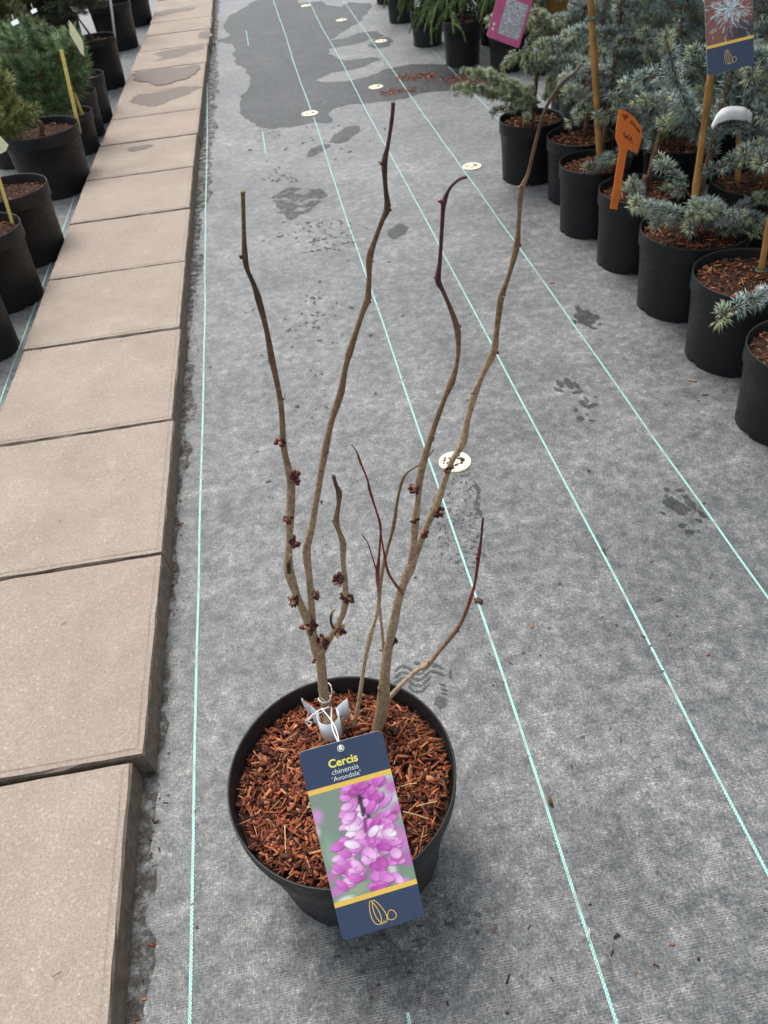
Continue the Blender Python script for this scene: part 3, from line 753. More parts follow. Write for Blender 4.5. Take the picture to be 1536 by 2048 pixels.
# ---- the big hanging label
LR = Matrix(((.9963, -.0559, .0660), (.0865, .6477, -.7570), (-.0005, .7599, .6501)))
LW, LH = .1061, .2426
def label_root(name, M4, label, cat, group=None):
    o = empty(name, (0, 0, 0)); o.matrix_world = M4; tag(o, label, cat, group); return o
lab_m = Matrix.Translation((-.0320, .4449, .2838))@LR.to_4x4()
lab = label_root('hanging_label', lab_m, 'large navy label with pink flower picture tied to the shrub by white string', 'plant label')
LY = lambda b: LH/2-b*LH
card('card', LW, LH, .007, .0007, 'navy', lab, hole=(-.012*LW, LY(.036), .0032))
ZF = .0006
for b0, b1 in ((.205, .231), (.797, .824)):
    obj('yellow_band', [(-LW/2+.0002, LY(b1), ZF), (LW/2-.0002, LY(b1), ZF), (LW/2-.0002, LY(b0), ZF), (-LW/2+.0002, LY(b0), ZF)], [(0, 1, 2, 3)], M['yellow'], lab, local=True)
t = np.linspace(0, 2*math.pi, 24)
strokes('eyelet', [[(-.012*LW+.0038*math.cos(a), LY(.036)+.0038*math.sin(a)) for a in t]], .0011, ZF, M['white_ink'], lab)
text('Cercis', -.02*LW, LY(.103), .345*LW, 'lemon_ink', lab, ZF, .028)
text('chinensis', -.018*LW, LY(.147), .315*LW, 'white_ink', lab, ZF, -.004)
text('\u2018Avondale\u2019', -.02*LW, LY(.182), .34*LW, 'white_ink', lab, ZF, -.004)
leaf_logo(lab, .025*LW, LY(.912), .30*LW, ZF)
P = Paint(110, 150, (128, 148, 132))
pr = random.Random(3)
P.ell(.95, .15, .35, .5, 0, (206, 222, 214), soft=.9)
for (x, y, a, b_, c) in [(.95, .12, .12, .14, (196, 108, 178)), (.99, .32, .16, .10, (206, 112, 196)), (.92, .36, .08, .05, (170, 70, 130)), (.93, .62, .16, .28, (214, 132, 208)), (.99, .8, .14, .14, (190, 104, 186)), (.04, .2, .11, .14, (212, 150, 214)), (.0, .33, .07, .1, (216, 190, 220)),
                        (.08, .9, .16, .1, (206, 120, 200)), (.04, .76, .1, .1, (196, 120, 176)), (.96, .93, .2, .08, (120, 160, 124)), (.3, .93, .25, .12, (150, 170, 140)), (.15, .99, .14, .05, (222, 236, 228)), (.75, .86, .07, .2, (216, 220, 214)), (.1, .55, .12, .3, (146, 172, 150)), (.8, .5, .1, .1, (180, 160, 190)), (.85, .98, .1, .05, (210, 150, 210))]:
    P.ell(x, y, a, b_, 0, c, soft=.7, op=.9)
P.line(.60, -.02, .56, .45, .055, (66, 44, 60)); P.line(.56, .45, .52, 1.02, .05, (120, 96, 96))
P.ell(.61, .12, .07, .06, .5, (48, 38, 48)); P.ell(.55, .18, .06, .05, .2, (52, 40, 48)); P.ell(.60, .33, .05, .05, .2, (84, 50, 84))
def petal(x, y, a, b_, rot, tone):
    base = np.array([(214, 118, 206), (202, 92, 190), (182, 66, 168), (228, 160, 222), (244, 208, 238)][tone], float)
    lite = np.clip(base+np.array([26, 40, 24]), 0, 255)
    P.ell(x+.006, y+.006, a*1.06, b_*1.1, rot, tuple(base*.66), soft=.25, op=.8)
    P.ell(x, y, a, b_, rot, tuple(base*.95), tuple(lite), soft=.22)
    P.ell(x+a*.25*math.cos(rot), y+a*.25*math.sin(rot)/P.asp, a*.5, b_*.45, rot, tuple(lite), soft=.9, op=.6)
def cl(n, x0, x1, y0, y1, tones, dx):
    for i in range(n):
        x, y = pr.uniform(x0, x1), pr.uniform(y0, y1)
        petal(x, y, pr.uniform(.065, .115), pr.uniform(.04, .068), pr.uniform(-.6, .6)+(math.pi if x < dx else 0)+(.5 if y > .5 else -.3), pr.choice(tones))
cl(24, .34, .53, .04, .44, [0, 1, 3, 3, 4], .55); cl(22, .64, .86, .0, .44, [0, 1, 1, 2, 3], .55)
cl(10, .45, .62, .0, .08, [0, 1, 2], .5); cl(10, .5, .8, .36, .5, [1, 2, 0], .55)
cl(62, .16, .86, .46, .80, [0, 1, 3, 3, 4, 0], .5); cl(12, .45, .86, .62, .80, [0, 1, 2, 3], .5)
cl(13, .14, .36, .70, .86, [0, 1, 3], .6); cl(9, .48, .72, .8, 1.0, [0, 1, 2, 2], .5); cl(5, .64, .8, .84, .95, [0, 3, 1], .5)
P.line(.575, .14, .565, .30, .028, (52, 38, 50), .85); P.line(.57, .34, .55, .45, .03, (110, 46, 100), .7)
for i in range(30):
    x, y = pr.uniform(.2, .85), pr.uniform(.3, .85); P.line(x, y, x+pr.uniform(-.04, .04), y+pr.uniform(-.02, .03), .008, (164, 62, 140), .5)
print_grid('printed_picture', P, -LW/2+.0002, LW/2-.0002, LY(.797), LY(.231), ZF, lab)
# string: loop round the stem, two strands to the hole
hole_w = np.array(lab_m@Vector((-.012*LW, LY(.036), .001)))
knot = onplane(650, 1402, .64, 0)+np.array([0, -.011, 0])
sa = stem_pts['a']
def loop(uv, tilt, rr):
    c = onplane(uv[0], uv[1], .64, 0); r0 = 21*pdist(c)/F_PX/2+rr
    return np.array([c+np.array([r0*math.cos(a), r0*math.sin(a), tilt*math.sin(a)+.004*math.cos(a*2)]) for a in np.linspace(0, 2*math.pi, 25)])
pieces = [tube(loop((651, 1382), .010, .0016), .0009, 6), tube(loop((650, 1398), -.008, .0016), .0009, 6)]
for dx, bend in ((-.003, .008), (.004, -.004)):
    st = knot+np.array([dx*2, 0, 0]); en = hole_w+np.array([dx*.25, 0, .0])
    mid = (st+en)/2+np.array([bend, -.012, .004])
    en2 = hole_w+np.array([0, -.0035*LR[1][2], -.004])
    pieces.append(tube(catmull([st, (st+mid)/2+np.array([bend*.5, -.004, 0]), mid, en+np.array([0, -.002, .004]), en, en2], 6), .0009, 6))
kk = [knot+np.array(q)*.001 for q in [(6, 0, -2), (2, -3, 3), (-6, -2, 1), (-16, -3, -4), (-24, -2, -12), (-30, -2, -18), (-33, 0, -26), (-28, -3, -32), (-24, -2, -26), (-29, -4, -20), (-20, -3, -10), (-8, -4, -4), (0, -3, 2), (5, -2, 5)]]
pieces.append(tube(catmull(kk, 5), .0009, 6))
Vs, Fs = merge(pieces)
Vl = (np.array(lab_m.inverted())@np.column_stack([Vs, np.ones(len(Vs))]).T).T[:, :3]
obj('string', Vl, Fs, M['string'], lab, local=True, smooth=True)

# ---- pale blue paper wrapped round the stem
c0 = onplane(657, 1436, .64, 0)
wrap = empty('paper_wrap', c0); tag(wrap, 'pale blue paper strip looped round the forked stem above the bark', 'paper strip')
def strip(pts, h0, h1, lean=(0, 0)):
    V = []; F = []
    for i, (x, y, dz) in enumerate(pts):
        V += [(x, y, h0+dz), (x+lean[0], y+lean[1], h1+dz)]
        if i: F.append((2*i-2, 2*i, 2*i+1, 2*i-1))
    return V, F
R0 = .0155
arc = [(R0*math.cos(a), R0*math.sin(a)-.002, .004*math.cos(a)) for a in np.linspace(math.radians(35), math.radians(-215), 22)]
pts = [(.031, .020, .0), (.023, .015, .0), (.016, .0095, .0)]+[(x, y, 0) for x, y, z in arc]+[(-.018, .011, .004), (-.023, .013, .012)]
sv, sf = strip(pts, -.034, .010)
o = obj('strip', sv, sf, M['paper'], wrap, local=True, smooth=True)
sol = o.modifiers.new('thickness', 'SOLIDIFY'); sol.thickness = .0006
sv = [(-.021, .013, -.01), (-.028, .012, .006), (-.0225, .013, .022), (-.031, .011, .024), (-.0285, .011, .036), (-.0325, .010, .040), (-.031, .008, .050)]
o = obj('curled_end', sv, [(0, 1, 3, 2), (2, 3, 5, 4), (4, 5, 6)], M['paper'], wrap, local=True, smooth=True)
sol = o.modifiers.new('thickness', 'SOLIDIFY'); sol.thickness = .0006

# ------------------------------------------------------------------ conifers
class Needles:
    def __init__(s): s.o = []; s.d = []; s.l = []; s.w = []; s.c = []
    def add(s, o, d, l, w, c):
        s.o.append(np.atleast_2d(o)); s.d.append(np.atleast_2d(d)); n = len(s.d[-1])
        s.l.append(np.broadcast_to(l, (n,))); s.w.append(np.broadcast_to(w, (n,))); s.c.append(np.broadcast_to(c, (n, 3)))
    def build(s, name, parent):
        o = np.concatenate([np.broadcast_to(a, b_.shape) for a, b_ in zip(s.o, s.d)]); d = np.concatenate(s.d)
        d = d/(np.linalg.norm(d, axis=1)[:, None]+1e-9)
        l = np.concatenate(s.l)[:, None]; w = np.concatenate(s.w)[:, None]; c = np.concatenate(s.c)
        a = rng.normal(0, 1, d.shape); n1 = np.cross(d, a); n1 /= np.linalg.norm(n1, axis=1)[:, None]+1e-9; n2 = np.cross(d, n1)
        N = len(d); V = np.zeros((N, 5, 3))
        # slender blade: root, two shoulders, ridge, tip
        droop = np.zeros_like(d); droop[:, 2] = -.06*l[:, 0]
        m = o+d*l*.6
        V[:, 0] = o; V[:, 1] = m+n1*w*.5; V[:, 2] = m-n1*w*.5; V[:, 3] = m+n2*w*.42; V[:, 4] = o+d*l+droop
        i = (np.arange(N)*5)[:, None, None]
        T = np.array([(0, 1, 3), (0, 3, 2), (0, 2, 1), (1, 4, 3), (3, 4, 2), (1, 2, 4)])[None]+i
        return obj(name, V.reshape(-1, 3), T.reshape(-1, 3), M['needle'], parent, col=np.repeat(c, 5, 0), kind='stuff')
def along(P, step):
    P = np.asarray(P, float); seg = np.linalg.norm(np.diff(P, axis=0), axis=1); s = np.concatenate([[0], np.cumsum(seg)])
    t = np.arange(0, s[-1], step); Q = np.stack([np.interp(t, s, P[:, j]) for j in range(3)], 1)
    D = np.gradient(Q, axis=0) if len(Q) > 1 else np.array([[0, 0, 1.0]])
    D /= np.linalg.norm(D, axis=1)[:, None]+1e-9
    return Q, D, t/max(s[-1], 1e-6)
BLUE = [S(154, 172, 168), S(134, 154, 150), S(178, 190, 184), S(112, 136, 128), S(158, 170, 152)]
TIP = [S(168, 176, 138), S(156, 168, 140)]
def cedar_shoot(N, P, dens=1.0, nl=.021, cols=BLUE, tips=TIP, tipfrac=.25, q=1.0):
    Q, D, T = along(P, .0115/dens)
    for i in range(len(Q)):
        for rep in range(2 if q > .9 else 1):
            ax = rng.normal(0, 1, 3); ax -= D[i]*np.dot(ax, D[i]); ax /= np.linalg.norm(ax)+1e-9
            ax = ax+np.array([0, 0, .35])+D[i]*.45; ax /= np.linalg.norm(ax)
            n = int(15*q)+3
            dd = ax+rng.normal(0, .62, (n, 3))
            c = np.array(tips[rng.integers(len(tips))] if (T[i] > 1-tipfrac and rng.random() < .75) else cols[rng.integers(len(cols))])*rng.uniform(.75, 1.2)
            N.add(Q[i]+ax*.003, dd, nl*1.45*rng.uniform(.7, 1.15, n), .0025, c*rng.uniform(.85, 1.15, (n, 1)))
def needle_shoot(N, P, nl, width, per, cols, fwd=.7, spread=.8, droop=0.0, taper=True):
    Q, D, T = along(P, .004)
    for i in range(len(Q)):
        dd = rng.normal(0, 1, (per, 3)); dd -= D[i]*(dd@D[i])[:, None]; dd /= np.linalg.norm(dd, axis=1)[:, None]+1e-9
        dd = dd*spread+D[i]*fwd+np.array([0, 0, -droop])
        c = np.array(cols[rng.integers(len(cols))])*rng.uniform(.75, 1.25, (per, 1))
        N.add(Q[i], dd, nl*rng.uniform(.75, 1.15, per), width, c)
def arch(p0, az, L, rise, droop, n=6, wob=.015):
    t = np.linspace(0, 1, n); d = np.array([math.cos(az), math.sin(az), 0])
    P = np.array(p0)+np.outer(t*L, d); P[:, 2] += rise*t*L-droop*(t**2)*L
    P[1:] += rng.normal(0, wob, (n-1, 3))*t[1:, None]
    return catmull(P, 4)
def finish(root, N, wood, name='foliage'):
    if wood: obj('trunk', *merge(wood), M['trunk'], root, smooth=True)
    N.build(name, root)
def cane_part(root, p, q, r=.0055, mat='cane', name='cane'):
    p, q = np.array(p, float), np.array(q, float)
    n = 13; t = np.linspace(0, 1, n); P = p+np.outer(t, q-p)
    R = np.full(n, r); R[3::4] = r*1.18
    return obj(name, *tube(P, R, 10), M[mat], root, smooth=True)
def tie_part(root, p, r=.011, mat='tie', name='tie'):
    P = [np.array(p)+np.array([r*math.cos(a), r*math.sin(a), 0]) for a in np.linspace(0, 2*math.pi, 13)]
    return obj(name, *tube(P, .0032, 6), M[mat], root, smooth=True)

def cedar(c, r, h, label, seed, height=.9, n=16, explicit=(), lean=(0, 0), cane=True, L0=.30, low=.06, q=1.0, mat='pot', rb=.86, off=(0, 0), tipfrac=.25, dens=1.0, cols=BLUE, chips=300, group='blue-grey conifers in black pots', azr=None, nl=.021, twig=.72):
    global rng
    rng = np.random.default_rng(seed)
    root = make_pot('potted_conifer', c, r, h, label, 'potted conifer', group, rb=rb, mat=mat, seed=seed, chips=chips)
    b0 = np.array([c[0]+off[0], c[1]+off[1], h-.03])
    tr = catmull([b0, b0+np.array([lean[0]*.3+rng.normal(0, .01), lean[1]*.3, height*.3]), b0+np.array([lean[0]*.7, lean[1]*.7+rng.normal(0, .01), height*.65]), b0+np.array([lean[0], lean[1], height])], 5)
    wood = [tube(tr, np.linspace(.010, .003, len(tr)), 7)]
    N = Needles()
    cedar_shoot(N, tr[4:], 1.0*dens, nl, cols, tipfrac=.05, q=q)
    shoots = []
    for i in range(n):
        t = low+(1-low)*(i+rng.random())/n; k = min(len(tr)-1, int(t*(len(tr)-1)))
        L = L0*(1.0-.6*t)*rng.uniform(.65, 1.15)
        az = i*2.4+rng.uniform(-.5, .5) if azr is None else rng.uniform(*azr)
        shoots.append(arch(tr[k], az, L, rng.uniform(.1, .55), rng.uniform(.2, .6)))
    for e in explicit:
        shoots.append(catmull(np.array(e), 5))
    for P in shoots:
        wood.append(tube(P, np.linspace(.0038, .0015, len(P)), 5))
        cedar_shoot(N, P[2:], dens, nl, cols, tipfrac=tipfrac, q=q)
        Q, D, T = along(P, .036)
        for i in range(1, len(Q)):
            if rng.random() < twig:
                az = math.atan2(D[i][1], D[i][0])+rng.choice([-1, 1])*rng.uniform(.5, 1.1)
                S2 = arch(Q[i], az, rng.uniform(.05, .13), rng.uniform(-.2, .6), .2, 4, .006)
                wood.append(tube(S2, np.linspace(.0022, .0012, len(S2)), 4)); cedar_shoot(N, S2, dens, nl*.95, cols, tipfrac=tipfrac*1.5, q=q)
    finish(root, N, wood)
    if cane:
        p = b0+np.array([.022, -.012, -.02]); qd = p+np.array([lean[0]*.5+rng.normal(0, .02), lean[1]*.5, height*1.02])
        cane_part(root, p, qd)
        for t in (.12, .5, .8): tie_part(root, p+(qd-p)*t)
    return root
R = {}
Y5 = 2.02
R[5] = cedar((1.171, 2.038), .153, .239, 'blue cedar in wide pot with low branches spread over its bark', 25, .95, 21, lean=(.08, .02), L0=.28, low=.28, azr=(-1.9, 2.2), dens=.85, off=(-.005, .02), cane=False,
    explicit=[[pxy(1378, 448, 2.05), pxy(1350, 425, 2.0), pxy(1310, 420, 1.97), pxy(1268, 408, 1.93)], [pxy(1382, 445, 2.05), pxy(1430, 440, 2.03), pxy(1480, 432, 2.0), pxy(1528, 452, 1.97)],
              [pxy(1385, 420, 2.05), pxy(1420, 410, 1.98), pxy(1440, 430, 1.92), pxy(1445, 440, 1.9)], [pxy(1385, 400, 2.06), pxy(1350, 352, 2.1), pxy(1325, 330, 2.12)],
              [pxy(1395, 350, 2.06), pxy(1450, 330, 2.0), pxy(1500, 300, 1.95), pxy(1535, 290, 1.9)], [pxy(1400, 250, 2.06), pxy(1360, 180, 2.0), pxy(1330, 70, 1.97)]])
cane_part(R[5], (1.155, 2.03, .20), pxy(1450, -60, 2.08), .009)
tie_part(R[5], np.array(pxy(1378, 452, 2.03)), .016)
R[6] = cedar((1.18, 1.727), .15, .24, 'blue cedar with bare bark and one cane in wide pot beside a stray low twig', 26, .9, 7, lean=(.10, 0), L0=.2, low=.55, off=(.09, .0), cane=False, azr=(-1.2, 2.0))
cane_part(R[6], pxy(1518, 560, 1.74), pxy(1600, 120, 1.80), .008)
tie_part(R[6], pxy(1522, 540, 1.74), .013)
R[7] = cedar((1.150, 1.400), .14, .215, 'blue cedar at the end of its row with one twig arching over the rim', 27, .8, 6, lean=(.12, 0), L0=.2, low=.5, off=(.08, 0), cane=False, twig=.0, azr=(-1.2, 1.5),
    explicit=[[pxy(1580, 560, 1.42), pxy(1536, 590, 1.40), pxy(1480, 612, 1.38), pxy(1432, 640, 1.36)]])
R[4] = cedar((1.139, 2.359), .127, .243, 'blue cedar with thick dark trunk behind the orange price sign', 24, .85, 22, lean=(.07, .02), L0=.24, low=.30, azr=(-.7, 2.3), dens=.85, off=(.03, .02), cane=False,
    explicit=[[pxy(1290, 385, 2.33), pxy(1270, 375, 2.29), pxy(1262, 362, 2.27)], [pxy(1300, 330, 2.40), pxy(1310, 270, 2.45), pxy(1320, 240, 2.45)]])
obj('lower_trunk', *tube(catmull([pxy(1287, 392, 2.37), pxy(1288, 372, 2.37), pxy(1292, 350, 2.375)], 4), np.linspace(.012, .0095, 9), 8), M['trunk'], R[4], smooth=True)
R[3] = cedar((1.105, 2.655), .122, .236, 'blue cedar tied to a tall bare bamboo cane standing in front', 23, .9, 22, lean=(.05, .05), L0=.24, low=.22, azr=(-1.2, 3.3), dens=.85, off=(.03, .03), cane=False,
    explicit=[[pxy(1225, 330, 2.62), pxy(1210, 322, 2.56), pxy(1200, 318, 2.55)], [pxy(1235, 318, 2.66), pxy(1262, 300, 2.68), pxy(1285, 300, 2.68)]])
cane_part(R[3], pxy(1200, 330, 2.60), pxy(1178, -60, 2.66), .010)
for v in (38, 222): tie_part(R[3], pxy(1182+(v-38)*.055, v, 2.61), .014)
R[2] = cedar((1.160, 2.950), .125, .232, 'blue cedar pushed back between two front pots without any cane', 22, .8, 18, lean=(.08, .04), L0=.24, low=.25, azr=(-1.0, 3.0), dens=.85, off=(.03, .03), cane=False)
YEL = [S(150, 158, 128), S(132, 144, 124), S(168, 174, 126), S(120, 136, 122)]
R[1] = cedar((1.056, 3.229), .128, .232, 'pale conifer with yellow branch tips beside the spilled bark', 21, .62, 8, lean=(.06, .05), L0=.20, low=.25, azr=(-.8, 3.4), off=(.01, .03), cane=False, tipfrac=.6, cols=YEL, nl=.017,
    explicit=[[pxy(1075, 215, 3.25), pxy(1040, 185, 3.2), pxy(1000, 165, 3.15), pxy(960, 148, 3.1)], [pxy(1075, 205, 3.25), pxy(1030, 190, 3.2), pxy(990, 190, 3.15), pxy(958, 178, 3.12)], [pxy(1090, 190, 3.25), pxy(1110, 60, 3.2), pxy(1060, 90, 3.12), pxy(1058, 150, 3.1)],
              [pxy(1085, 195, 3.25), pxy(1110, 185, 3.2), pxy(1150, 180, 3.15)], [pxy(1080, 205, 3.22), pxy(1050, 205, 3.15), pxy(1020, 218, 3.1)], [pxy(1105, 60, 3.25), pxy(1085, 30, 3.2), pxy(1050, 35, 3.15), pxy(1010, 48, 3.1)]])
for k_, c_, r_, h_ in ((5, (1.171, 2.038), .153, .239), (6, (1.18, 1.727), .15, .24), (7, (1.15, 1.4), .14, .215)): loose_chips(R[k_], c_, r_, h_-.022, 80, k_)
back = [((1.500, 2.300), .14, .24, 1), ((1.500, 1.880), .14, .24, 1), ((1.450, 2.730), .125, .235, 0), ((1.440, 3.130), .125, .235, 1), ((1.40, 3.53), .12, .23, 0), ((1.50, 3.95), .12, .23, 0), ((1.80, 2.10), .14, .24, 1), ((1.78, 2.52), .13, .24, 0), ((1.76, 2.95), .13, .24, 1), ((1.74, 3.40), .13, .24, 0), ((1.80, 3.85), .13, .24, 1),
        ((2.10, 2.7), .13, .24, 0), ((2.08, 3.2), .13, .24, 0), ((2.1, 3.65), .13, .24, 1), ((2.15, 4.15), .13, .24, 0), ((1.80, 4.35), .13, .24, 0), ((1.62, 4.75), .11, .21, 0)]
BL = ['blue cedar in the second row with two canes and a green tie', 'blue cedar in the second row at the near end', 'blue cedar of the second row standing behind the one on a bare cane', 'blue cedar of the second row on a slim cane', 'blue cedar of the second row behind the pale yellow-tipped conifer', 'blue cedar of the second row at its far end']
DKB = [S(96, 116, 108), S(82, 102, 94), S(112, 130, 122)]
for i, (c, r, h, cn) in enumerate(back):
    cedar(c, r, h, BL[i] if i < len(BL) else 'blue cedar in the dense block behind the second row', 40+i, rnd.uniform(.75, .95), 16 if i < 6 else 14, L0=.30, low=.1 if i > 1 else .3, q=.8 if i < 6 else .6, dens=.9 if i < 6 else .75, cane=bool(cn), chips=220 if i < 6 else 90,
          group='blue-grey conifers in black pots', cols=BLUE if i < 6 else DKB, lean=(rnd.uniform(-.03, .06), rnd.uniform(-.03, .03)), nl=.022)
r0 = [o for o in bpy.data.objects if o.name.startswith('potted_conifer') and o.get('label') == BL[0]][0]
cane_part(r0, pxy(1475, 365, 2.27), pxy(1478, 250, 2.3), .008); tie_part(r0, pxy(1486, 332, 2.27), .022)

# drooping green conifers further along the row
GRN = [S(92, 118, 62), S(76, 104, 52), S(116, 140, 78), S(62, 90, 48)]
def weeper(c, r, h, label, seed, n=16, L=.22, height=.45, mat='pot_grey'):
    global rng
    rng = np.random.default_rng(seed)
    root = make_pot('potted_conifer', c, r, h, label, 'potted conifer', 'drooping green conifers in slim pots', rb=.86, mat=mat, seed=seed, chips=160)
    b0 = np.array([c[0], c[1], h-.03]); tr = catmull([b0, b0+np.array([.01, 0, height*.5]), b0+np.array([0, .01, height])], 4)
    wood = [tube(tr, np.linspace(.008, .003, len(tr)), 6)]; N = Needles()
    for i in range(n):
        k = rng.integers(3, len(tr)); P = arch(tr[k], i*2.4+rng.uniform(-.4, .4), L*rng.uniform(.6, 1.2), rng.uniform(.2, .7), rng.uniform(.8, 1.5))
        wood.append(tube(P, np.linspace(.003, .0012, len(P)), 4))
        needle_shoot(N, P, .035, .0022, 3, GRN, 1.1, .55, .25)
        Q, D, T = along(P, .035)
        for j in range(1, len(Q)):
            az = math.atan2(D[j][1], D[j][0])+rng.choice([-1, 1])*rng.uniform(.3, .8)
            P2 = arch(Q[j], az, rng.uniform(.05, .11), -.1, .9, 4, .004); needle_shoot(N, P2, .03, .0022, 3, GRN, 1.2, .45, .2)
    finish(root, N, wood); return root
WL = ['drooping green conifer at the far end of the pot row', 'drooping green conifer in the third pot beyond the spilled bark', 'drooping green conifer in a pot set back from the row front', 'drooping green conifer whose long strands hang over the pot beside the spilled bark', 'drooping green conifer under the pink label']
weeper((1.124, 6.546), .108, .20, WL[0], 61); weeper((1.150, 5.745), .108, .20, WL[1], 62); weeper((1.30, 5.46), .10, .20, WL[2], 63)
weeper((1.240, 5.153), .116, .232, WL[3], 64, 18, .26, .4); weeper((1.44, 4.90), .108, .20, WL[4], 65, 12)
for i, (x, y) in enumerate([(1.40, 6.1), (1.42, 6.85), (1.15, 7.3), (1.55, 5.55), (1.75, 6.3), (1.85, 5.6), (1.85, 5.1), (2.15, 5.3), (2.2, 4.7)]):
    weeper((x, y), .108, .20, 'drooping green conifer in the block behind the far pots', 70+i, 12, .25, .5)

# ------------------------------------------------------------------ left-hand pots and pines
PG = [S(112, 142, 92), S(92, 124, 80), S(136, 162, 110), S(78, 108, 70)]
GOLD = [S(150, 160, 82), S(126, 142, 76), S(168, 172, 104), S(98, 120, 66)]
def pine(c, r, h, label, seed, shoots, trunk, cols, nl=.055, per=7, width=.0016, mat='pot_brown', rb=.88, collar=.05, drop=.03, name='potted_pine', chips=320, group='pines in black pots beside the path', tone=.75, fwd=.75, step=.009):
    global rng
    rng = np.random.default_rng(seed)
    root = make_pot(name, c, r, h, label, 'potted pine', group, rb=rb, collar=collar, step=step, mat=mat, seed=seed, chips=chips, mulch_drop=drop, tone=tone)
    tr = catmull(trunk, 5); wood = [tube(tr, np.linspace(.011, .005, len(tr)), 7)]; N = Needles()
    for s in shoots:
        s = np.array(s, float); k = int(((tr-s[0])**2).sum(1).argmin())
        P = catmull(np.vstack([[tr[k]], (tr[k]+s[0])/2+rng.normal(0, .008, 3), s]), 5)
        wood.append(tube(P, np.linspace(.0055, .0028, len(P)), 5))
        m = len(P)//3; needle_shoot(N, P[m:], nl, width, per, cols, fwd, .85, .0)
    finish(root, N, wood); return root
Yp = 4.42
base = (-1.27, Yp, .22)
sh = []
for u, v in [(22, 92), (50, 45), (95, 115), (118, 66), (142, 62), (48, 150), (75, 90), (130, 110), (10, 130), (105, 165), (60, 185), (140, 150), (30, 60), (85, 60), (110, 140), (65, 120), (30, 120), (90, 140), (125, 85), (155, 95), (60, 70), (15, 60), (135, 130), (75, 160), (40, 175), (120, 180), (100, 85), (5, 100), (150, 125), (90, 185)]:
    Yq = Yp+rnd.uniform(-.12, .10); p = pxy(u, v, Yq); q = p+np.array([rnd.gauss(0, .012), rnd.gauss(0, .02), -.075]); sh.append([q, p])
pine((-1.27, Yp), .13, .235, 'dense dark green long-needled pine with a blue tie on its stem', 81, sh, [base, (-1.26, Yp, .33), (-1.28, Yp, .46), (-1.28, Yp, .58)], PG, nl=.062, per=10, width=.002)
tie_part([o for o in bpy.data.objects if o.get('label', '').startswith('dense dark green long')][0], pxy(98, 216, 4.35), .02, 'bluetie', 'blue_tie')
sh = []
for u, v, du, dv in [(72, 218, -26, 14), (40, 235, -20, 20), (20, 215, -10, 20), (8, 150, -10, 24), (10, 180, -10, 20), (12, 262, -20, 8), (45, 258, -26, -4), (-20, 200, -5, 25), (-10, 120, -5, 25), (-30, 250, -20, 10), (55, 222, -24, 18), (30, 200, -15, 25), (25, 245, -20, 5), (60, 240, -26, 6), (0, 225, -15, 15), (18, 165, -12, 25), (2, 265, -15, 0), (30, 268, -20, -10)]:
    Yq = 3.86+rnd.uniform(-.08, .06); sh.append([pxy(u+du, v+dv, Yq+.02), pxy(u, v, Yq)])
pine((-.993, 3.916), .172, .270, 'golden-tipped pine in the widest black pot beside the path', 82, sh, [pxy(84, 272, 3.86), pxy(80, 245, 3.87), pxy(40, 240, 3.9), pxy(-10, 230, 3.9), pxy(-40, 150, 3.92)], GOLD, nl=.046, per=10, width=.002, mat='pot')
def offpine(c, r, h, label, seed, cols=PG, mat='pot_brown'):
    b0 = np.array([c[0]-.07, c[1]+.03, h-.04]); sh = []
    rr = random.Random(seed)
    for i in range(9):
        a = rr.uniform(1.6, 4.7); L = rr.uniform(.05, .16); z = rr.uniform(.16, .42)
        p = b0+np.array([math.cos(a)*L-.10, math.sin(a)*L*.7+.03, z]); sh.append([p-np.array([0, 0, .06]), p])
    return pine(c, r, h, label, seed, sh, [b0, b0+np.array([-.03, .01, .1]), b0+np.array([-.09, .02, .3])], cols, per=6, mat=mat)
offpine((-.990, 3.160), .148, .268, 'pine leaning away from the path, second pot along from the widest pot', 83)
offpine((-1.020, 2.790), .142, .262, 'pine in the pot with the pale yellow marker at its rim', 84)
offpine((-1.030, 2.420), .130, .255, 'pine leaning away in the last pot of the path row', 85)
# smaller pots behind the widest one
def bush(c, r, h, label, seed, crown, cols, n=60, mat='pot_grey', nl=.016, per=10, name='potted_conifer', tall=False):
    global rng
    rng = np.random.default_rng(seed)
    root = make_pot(name, c, r, h, label, 'potted conifer', 'small conifers in black pots beside the path', rb=.87, collar=.04, step=.007, mat=mat, seed=seed, chips=160, mulch_drop=.03, tone=.7)
    b0 = np.array([c[0], c[1], h-.04]); cc = np.array(crown[0]); rad = np.array(crown[1])
    tr = catmull([b0, (b0+cc)/2+np.array([.005, 0, 0]), cc], 4); wood = [tube(tr, np.linspace(.008, .003, len(tr)), 6)]; N = Needles()
    for i in range(n):
        d = rng.normal(0, 1, 3); d /= np.linalg.norm(d); d[2] = d[2] if d[2] > -.5 else -d[2]
        p1 = cc+d*rad*rng.uniform(.75, 1.12); p0 = cc+d*rad*.25+np.array([0, 0, -.02])
        P = catmull([p0, (p0+p1)/2+rng.normal(0, .006, 3), p1], 4); wood.append(tube(P, np.linspace(.002, .001, len(P)), 4))
        needle_shoot(N, P[3:], nl, .0018, per, cols, .6, .8)
    finish(root, N, wood); return root
MOSS = [S(98, 104, 50), S(84, 94, 48), S(120, 122, 62), S(70, 82, 46)]
DKG = [S(78, 92, 66), S(62, 78, 56), S(96, 108, 80)]
bush((-.955, 4.990), .128, .236, 'mossy olive-green dwarf conifer in a grey pot by the path', 91, ((-.965, 4.95, .31), (.10, .10, .13)), MOSS, 130)
bush((-.968, 4.733), .119, .215, 'small olive conifer in the pot between two grey pots by the path', 92, ((-1.06, 4.75, .27), (.06, .06, .07)), MOSS, 30)
